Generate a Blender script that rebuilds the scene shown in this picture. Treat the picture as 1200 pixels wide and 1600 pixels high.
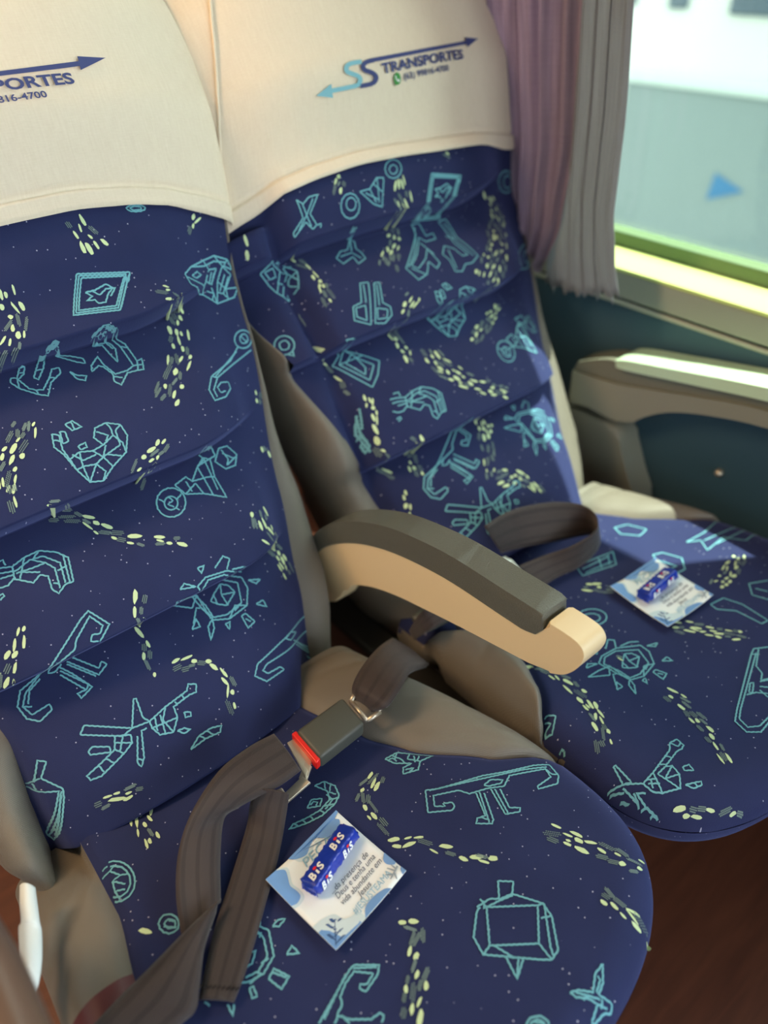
import bpy, bmesh, math, random
from mathutils import Vector, Matrix
from mathutils.geometry import tessellate_polygon
C = bpy.context.scene
for o in list(bpy.data.objects): bpy.data.objects.remove(o)
COL = C.collection
ZC = 1.14            # height of the lens above the bus floor; all shapes below are laid out from the lens point and lifted by ZC
# ---- camera ----------------------------------------------------------------
cd = bpy.data.cameras.new('camera'); cam = bpy.data.objects.new('camera', cd); COL.objects.link(cam)
yaw, pit, rol = 0.69663, 0.65087, -0.02002
fw = Vector((math.sin(yaw)*math.cos(pit), math.cos(yaw)*math.cos(pit), -math.sin(pit)))
rt = Vector((math.cos(yaw), -math.sin(yaw), 0)); up = rt.cross(fw)
rt, up = rt*math.cos(rol)+up*math.sin(rol), up*math.cos(rol)-rt*math.sin(rol)
cam.matrix_world = Matrix(((rt.x, up.x, -fw.x, 0), (rt.y, up.y, -fw.y, 0), (rt.z, up.z, -fw.z, ZC), (0, 0, 0, 1)))
cd.sensor_fit = 'VERTICAL'; cd.sensor_height = 36; cd.sensor_width = 27; cd.lens = 27.0
cd.clip_start = .02
cd.dof.use_dof = True; cd.dof.focus_distance = .74; cd.dof.aperture_fstop = 2.2
C.camera = cam
# ---- world, sun, lamps, exposure ------------------------------------------
C.view_settings.view_transform = 'Standard'; C.view_settings.look = 'None'
C.view_settings.gamma = 1; C.view_settings.use_curve_mapping = False
C.view_settings.exposure = 0.58
wd = bpy.data.worlds.new('daylight'); C.world = wd; wd.use_nodes = True
nt = wd.node_tree; nt.nodes.clear()
wo = nt.nodes.new('ShaderNodeOutputWorld'); bg = nt.nodes.new('ShaderNodeBackground')
bg.inputs[0].default_value = (.86, .95, 1, 1); bg.inputs[1].default_value = 2.7
tc = nt.nodes.new('ShaderNodeTexCoord'); dp = nt.nodes.new('ShaderNodeVectorMath'); dp.operation = 'DOT_PRODUCT'
dp.inputs[1].default_value = (.66, -.74, .10)      # the sky is brighter on the sun's side, ahead of the bus
nt.links.new(tc.outputs['Generated'], dp.inputs[0])
mr = nt.nodes.new('ShaderNodeMapRange'); nt.links.new(dp.outputs['Value'], mr.inputs['Value'])
mr.inputs['From Min'].default_value = .1; mr.inputs['From Max'].default_value = 1.; mr.inputs['To Min'].default_value = 2.0; mr.inputs['To Max'].default_value = 5.5
nt.links.new(mr.outputs[0], bg.inputs[1])
nt.links.new(bg.outputs[0], wo.inputs[0])
sd = bpy.data.lights.new('sun', 'SUN'); sd.energy = 9; sd.angle = .009; sd.color = (1, .97, .88)
sun = bpy.data.objects.new('sun', sd); COL.objects.link(sun)
sv = Vector((.28, -.18, 1.0))       # towards the sun: front right, high
sun.rotation_euler = sv.to_track_quat('Z', 'Y').to_euler()
def area(name, loc, size, power, col, target):
    l = bpy.data.lights.new(name, 'AREA'); l.shape = 'RECTANGLE'; l.size, l.size_y = size; l.energy = power; l.color = col
    o = bpy.data.objects.new(name, l); COL.objects.link(o)
    o.location = (loc[0], loc[1], loc[2]+ZC)
    o.rotation_euler = (Vector(loc)-Vector(target)).to_track_quat('Z', 'Y').to_euler()
    return o
area('ceiling_lamp', (-.50, .95, .60), (.25, .8), 13, (1, .66, .36), (.2, .8, -.2))

# ---- helpers ---------------------------------------------------------------
R = random.Random(7)
def srgb(r, g, b):
    f = lambda c: c/12.92 if c <= .04045 else ((c+.055)/1.055)**2.4
    return (f(r/255), f(g/255), f(b/255), 1)
def material(name, col, rough=.6, metal=0, sheen=0, spec=.5, coat=0, tint=None):
    m = bpy.data.materials.new(name); m.use_nodes = True
    b = m.node_tree.nodes['Principled BSDF']
    b.inputs['Base Color'].default_value = col; b.inputs['Roughness'].default_value = rough
    b.inputs['Metallic'].default_value = metal; b.inputs['Sheen Weight'].default_value = sheen
    b.inputs['Specular IOR Level'].default_value = spec; b.inputs['Coat Weight'].default_value = coat
    if tint: b.inputs['Sheen Tint'].default_value = tint
    if sheen: b.inputs['Sheen Roughness'].default_value = .45
    return m
class NT:
    def __init__(s, m): s.t = m.node_tree; s.b = s.t.nodes['Principled BSDF']
    def n(s, typ, **kw):
        x = s.t.nodes.new('ShaderNode'+typ)
        for k, v in kw.items():
            if k.startswith('i_'):
                k = k[2:]; x.inputs[int(k) if k.isdigit() else k].default_value = v
            else: setattr(x, k, v)
        return x
    def l(s, a, b): s.t.links.new(a, b)
    def mix(s, fac, a, b):
        x = s.n('Mix', data_type='RGBA')
        for sock, v in ((x.inputs[0], fac), (x.inputs[6], a), (x.inputs[7], b)):
            if hasattr(v, 'links'): s.l(v, sock)
            else: sock.default_value = v
        return x.outputs[2]
    def math(s, op, a, b=0.):
        x = s.n('Math', operation=op)
        for sock, v in ((x.inputs[0], a), (x.inputs[1], b)):
            if hasattr(v, 'links'): s.l(v, sock)
            else: sock.default_value = v
        return x.outputs[0]
    def bump(s, h, strength, dist=.001):
        x = s.n('Bump', i_Strength=strength, i_Distance=dist); s.l(h, x.inputs['Height']); s.l(x.outputs[0], s.b.inputs['Normal'])
class MB:
    """collects polygons in lens-relative metres and links them as ONE mesh object"""
    def __init__(s): s.v = []; s.f = []; s.m = []; s.uv = {}; s.sm = []
    def vert(s, p, uv=None):
        s.v.append(tuple(p))
        if uv: s.uv[len(s.v)-1] = uv
        return len(s.v)-1
    def face(s, idx, m=0, smooth=True): s.f.append(tuple(idx)); s.m.append(m); s.sm.append(smooth)
    def grid(s, rows, m=0, flip=False, uvs=None, closed=False):
        ids = [[s.vert(p, uvs[i][j] if uvs else None) for j, p in enumerate(r)] for i, r in enumerate(rows)]
        for i in range(len(ids)-1):
            n = len(ids[i])
            for j in range(n if closed else n-1):
                k = (j+1) % n
                q = (ids[i][j], ids[i][k], ids[i+1][k], ids[i+1][j])
                s.face(q[::-1] if flip else q, m)
        return ids
    def poly(s, pts, m=0): s.face([s.vert(p) for p in pts], m, False)
    def box(s, c, size, rot=None, m=0, bevel=0):
        hx, hy, hz = [a/2 for a in size]
        b = bevel
        bm = bmesh.new(); bmesh.ops.create_cube(bm, size=1)
        for v in bm.verts: v.co = Vector((v.co.x*size[0], v.co.y*size[1], v.co.z*size[2]))
        if b: bmesh.ops.bevel(bm, geom=list(bm.edges), offset=b, segments=3, affect='EDGES', profile=.5)
        M = (rot if rot else Matrix.Identity(3))
        ids = [s.vert(M @ v.co + Vector(c)) for v in bm.verts]
        bm.verts.index_update()
        for f in bm.faces: s.face([ids[v.index] for v in f.verts], m, False)
        bm.free()
    def tube(s, pts, r, n=10, m=0, caps=True):
        P = [Vector(p) for p in pts]; rows = []
        ref = Vector((0.31, .2, .93))
        for i, p in enumerate(P):
            t = (P[min(i+1, len(P)-1)]-P[max(i-1, 0)]).normalized()
            a = t.cross(ref).normalized(); b = t.cross(a)
            rr = r[i] if isinstance(r, (list, tuple)) else r
            rows.append([p+(a*math.cos(2*math.pi*k/n)+b*math.sin(2*math.pi*k/n))*rr for k in range(n)])
        ids = s.grid(rows, m, closed=True)
        if caps: s.face(ids[0][::-1], m); s.face(ids[-1], m)
    def prism(s, prof, x0, x1, axis='x', m=0, bevel=0, segs=3):
        """extrude a closed (y,z) profile along x with rounded long edges"""
        bm = bmesh.new()
        mk = {'x': lambda a, b, t: (t, a, b), 'y': lambda a, b, t: (a, t, b), 'z': lambda a, b, t: (a, b, t)}[axis]
        lo = [bm.verts.new(mk(a, b, x0)) for a, b in prof]; hi = [bm.verts.new(mk(a, b, x1)) for a, b in prof]
        n = len(prof)
        for i in range(n): bm.faces.new((lo[i], lo[(i+1) % n], hi[(i+1) % n], hi[i]))
        a = bm.faces.new(lo[::-1]); b = bm.faces.new(hi)
        if bevel:
            es = list(set(list(a.edges)+list(b.edges)))
            bmesh.ops.bevel(bm, geom=es, offset=bevel, segments=segs, affect='EDGES', profile=.5, clamp_overlap=True)
        bmesh.ops.recalc_face_normals(bm, faces=bm.faces)
        bm.verts.index_update()
        ids = [s.vert(v.co) for v in bm.verts]
        for f in bm.faces: s.face([ids[v.index] for v in f.verts], m, True)
        bm.free()
    def build(s, name, mats, parent=None, base=None, auto=None, solid=0, sub=0):
        me = bpy.data.meshes.new(name)
        off = Vector((0, 0, ZC)); 
        if base is not None: org = Vector(base)
        elif parent is not None and 'org' in ORG.get(parent.name, {}): org = ORG[parent.name]['org']
        else:
            xs = list(zip(*s.v)); org = Vector(((min(xs[0])+max(xs[0]))/2, (min(xs[1])+max(xs[1]))/2, min(xs[2])+0))
        me.from_pydata([Vector(p)-org for p in s.v], [], s.f)
        mats = mats if isinstance(mats, (list, tuple)) else [mats]
        for m in mats: me.materials.append(m)
        me.polygons.foreach_set('material_index', s.m); me.polygons.foreach_set('use_smooth', s.sm)
        if s.uv:
            lay = me.uv_layers.new(name='cloth')
            for l in me.loops:
                lay.data[l.index].uv = s.uv.get(l.vertex_index, (0, 0))
        me.update()
        if auto is not None: me.set_sharp_from_angle(angle=math.radians(auto))
        o = bpy.data.objects.new(name, me); COL.objects.link(o)
        if parent is not None: o.parent = parent; ORG[o.name] = {'org': org}
        else: o.location = org+off; ORG[o.name] = {'org': org}
        if solid:
            md = o.modifiers.new('thick', 'SOLIDIFY'); md.thickness = solid; md.offset = 0
        if sub:
            md = o.modifiers.new('sub', 'SUBSURF'); md.levels = sub; md.render_levels = sub
        return o
ORG = {}
def thing(name, label, cat, base, group=None):
    o = bpy.data.objects.new(name, None); COL.objects.link(o)
    o.location = (base[0], base[1], base[2]+ZC); ORG[o.name] = {'org': Vector(base)}
    o.empty_display_size = .05
    return tag(o, label, cat, group)
def tag(o, label, cat, group=None):
    o['label'] = label; o['category'] = cat
    if group: o['group'] = group
    return o
def struct(o): o['kind'] = 'structure'; return o
def catmull(P, n):
    """smooth curve through points, n samples per span"""
    P = [Vector(p) for p in P]; out = []
    for i in range(len(P)-1):
        a, b, c, d = P[max(i-1, 0)], P[i], P[i+1], P[min(i+2, len(P)-1)]
        for k in range(n):
            t = k/n
            out.append(.5*((2*b)+(c-a)*t+(2*a-5*b+4*c-d)*t*t+(3*b-a-3*c+d)*t**3))
    out.append(P[-1]); return out
def ribbon(mb, L, Rr, n=8, cols=8, m=0, arch=0., uvw=.048):
    """strap between two edge curves"""
    A, B = catmull(L, n), catmull(Rr, n); rows = []; uvs = []; s = 0
    for i, (a, b) in enumerate(zip(A, B)):
        if i: s += ((a+b)/2-(A[i-1]+B[i-1])/2).length
        nrm = Vector((0, 0, 1)); 
        rows.append([a.lerp(b, k/cols)+nrm*arch*(4*(k/cols)*(1-k/cols)) for k in range(cols+1)])
        uvs.append([(k/cols*uvw, s) for k in range(cols+1)])
    mb.grid(rows, m, uvs=uvs)
def text2d(s, size, shear=0., space=1., bold=0.):
    """2-D triangles of a line of lettering"""
    cu = bpy.data.curves.new('lettering', 'FONT'); cu.body = s; cu.size = size; cu.shear = shear; cu.space_character = space; cu.offset = bold
    cu.resolution_u = 3
    o = bpy.data.objects.new('lettering', cu); COL.objects.link(o)
    bpy.context.view_layer.update()
    dg = bpy.context.evaluated_depsgraph_get()
    me = o.evaluated_get(dg).to_mesh(); me.calc_loop_triangles()
    V = [(v.co.x, v.co.y) for v in me.vertices]; T = [tuple(t.vertices) for t in me.loop_triangles]
    o.evaluated_get(dg).to_mesh_clear(); bpy.data.objects.remove(o); bpy.data.curves.remove(cu)
    w = max([v[0] for v in V] or [0])
    return V, T, w
def put_text(mb, s, size, mapf, m=0, shear=0., space=1., width=None, bold=0.):
    V, T, w = text2d(s, size, shear, space, bold)
    k = width/w if width else 1.
    # cut long triangles so the letters follow the curved cloth
    ids = [mb.vert(mapf(x*k, y)) for x, y in V]
    for t in T:
        mb.face([ids[i] for i in t], m, False)
def poly2d(pts):
    """triangulate a plain outline"""
    return tessellate_polygon([[Vector((p[0], p[1], 0)) for p in pts]])
def put_poly(mb, pts, mapf, m=0):
    ids = [mb.vert(mapf(*p)) for p in pts]
    for t in poly2d(pts): mb.face([ids[i] for i in t], m, False)

# ---- SURFACES (pure python) ------------------------------------------------
def interp(tab, t):
    if t <= tab[0][0]: return tab[0][1]
    for (a, va), (b, vb) in zip(tab, tab[1:]):
        if t <= b:
            k = (t-a)/(b-a); k = k*k*(3-2*k)*.35 + k*.65
            return va + (vb-va)*k
    return tab[-1][1]
def sstep(a, b, t):
    t = min(1., max(0., (t-a)/(b-a))); return t*t*(3-2*t)
NB = (0., .777, -.629)                 # into the backrest
def back_world(x, v, w):
    return (x, .490+.629*v-.777*w, -.67+.777*v+.629*w)
XR = [(-.04, .315), (0, .332), (.1, .363), (.213, .392), (.4, .440), (.5, .4525), (.6, .462), (.68, .465), (.74, .461), (.80, .446), (.86, .405), (.90, .33)]
XL = [(-.04, .0), (0, .0), (.1, .014), (.4, -.045), (.52, -.055), (.6, -.056), (.68, -.05), (.74, -.04), (.80, -.02), (.86, .03), (.90, .10)]
WE = [(0, -.055), (.2, -.05), (.4, -.035), (.52, -.018), (.9, -.025)]
HB = [(.47, 0), (.54, .035), (.63, .085), (.72, .10), (.82, .09), (.90, .05)]
CREASES = {'A': (-.02, .147, .282, .43, .60), 'B': (-.0, .183, .334, .463, .62)}
def xl(v, seat):
    return interp(XL, v) - (.004*sstep(.3, .4, v)*(1-sstep(.52, .62, v)) if seat == 'B' else 0.)
def crease_lift(x):
    return min(.022*max(0., (x-.29)/.1)**1.6, .05)
def back_w(x, v, seat):
    """height of the upholstered front face above the reference plane"""
    a, b = xl(v, seat), interp(XR, v)
    s = (2*x-a-b)/(b-a); s = max(-1., min(1., s))
    w = interp(WE, v)*abs(s)**2.6 + interp(HB, v)*(1-.25*abs(s)**3)
    cr = CREASES[seat]
    if seat == 'B' and s < 0: w -= .034*abs(s)**5*sstep(.30, .42, v)*(1-.6*sstep(.60, .72, v))
    vv = v - crease_lift(x)
    fade = 1 - sstep(.33, .43, x)
    fade *= sstep(.0, .022, x)*sstep(.004, .06, b-x)
    q = 0
    for c0, c1 in zip(cr, cr[1:]):
        if c0 <= vv < c1:
            t = (vv-c0)/(c1-c0)
            q = .040*(min(1, t/.028)**.5)*(1-t**1.7)
            break
    edge = .004*sstep(.0, .03, abs(x-.012))        # side bolster seam
    seam = -.008*max(0, 1-abs(x-.010)/.012) if v < .47 else 0
    if x < .01 and v < .5: q = max(q, .011)*1.0; fade = max(fade, sstep(.0, .03, .012-x))
    return w + (q*fade + .008*(1-fade) - .014)*(1-sstep(.50, .56, v)) + seam*.8
def back_pt(x, v, seat, off=0., dx=0., dv=0.):
    e = .004
    p = back_world(x, v, back_w(x, v, seat)+off)
    return (p[0]+dx, p[1], p[2])
# cushion
CX, CHW, CYC, CB, CN = .195, .248, .22, .155, 2.7
CR = [(.0, .44), (.25, .443), (.335, .43), (.43, .408), (.49, .39), (.60, .37)]
def cush_hw(y, side=1):
    if y < CYC:
        t = min(1., (CYC-y)/CB); return CHW*(1-t**CN)**(1/CN)
    return CHW - (.066 if side > 0 else .012)*sstep(.22, .60, y)
def _outline():
    pts = []
    for i in range(33):
        th = math.pi/2*i/32
        c, s = math.cos(th), math.sin(th)
        pts.append((CHW*c**(2/CN), CYC-CB*s**(2/CN)))
    left = [(CX-a, b) for a, b in reversed(pts)]
    right = [(CX+a, b) for a, b in pts]
    ys = [.22+.02*i for i in range(1, 20)]
    return [(CX+cush_hw(y), y) for y in reversed(ys)] + right + left[1:] + [(CX-cush_hw(y, -1), y) for y in ys]
OUTL = _outline()
def edge_dist(x, y):
    best = 9.
    for (ax, ay), (bx, by) in zip(OUTL, OUTL[1:]):
        dx, dy = bx-ax, by-ay
        L = dx*dx+dy*dy
        t = 0 if L < 1e-12 else max(0., min(1., ((x-ax)*dx+(y-ay)*dy)/L))
        d = (x-ax-t*dx)**2+(y-ay-t*dy)**2
        if d < best: best = d
    return math.sqrt(best)
CRAD = .036
def cush_z(x, y, seat='A'):
    d = edge_dist(x, y)
    z = -.672 - .012*max(0., (y-.3)/.2)**2 + .006*(1-((x-CX)/CHW)**2)
    # roll of the edge, and a soft valley between the fabric and the side bolster
    if d < CRAD: z -= CRAD - math.sqrt(max(0., CRAD*CRAD-(CRAD-d)**2))
    b = bound_r(y, seat); c = bound_l(y, seat)
    if y > .25: z -= .005*math.exp(-((x-b)/.006)**2) + .005*math.exp(-((x-c)/.006)**2)
    if x > b: z += .010*math.sin(math.pi*min(1., (x-b)/max(.02, CX+cush_hw(y)-b)))*sstep(.24, .3, y)
    if x < c: z += (.026 if seat == 'B' else .006*(1-sstep(.36, .46, y)))*math.sin(math.pi*min(1., (c-x)/max(.02, c-CX+cush_hw(y, -1))))*sstep(.24, .3, y)
    if x < c and seat == 'A': z -= .03*sstep(.43, .50, y)
    return z
def bound_r(y, seat='A'):
    yy = y-.081 if seat == 'B' else y
    return min(CX+cush_hw(y), interp([(.20, .46), (.25, .437), (.294, .377), (.352, .324), (.396, .300), (.48, .275), (.6, .26)], yy))
def bound_l(y, seat='A'):
    if seat == 'B': return max(CX-cush_hw(y, -1), interp([(.246, -.07), (.263, -.066), (.286, -.040), (.31, -.018), (.346, .000), (.376, .006), (.406, -.004), (.439, -.028), (.476, -.045), (.6, -.06)], y))
    return max(CX-cush_hw(y, -1), interp([(.20, -.07), (.255, -.055), (.29, -.018), (.333, .010), (.397, .024), (.472, .026), (.6, .03)], y))
def cush_pt(x, y, seat, off=0., dx=0., dy=0.):
    return (x+dx, y+dy, cush_z(x, y, seat)+off)
SEATB = (.5, .004)      # window seat: cushion x and y shift
# ---- END SURFACES ----------------------------------------------------------

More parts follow.
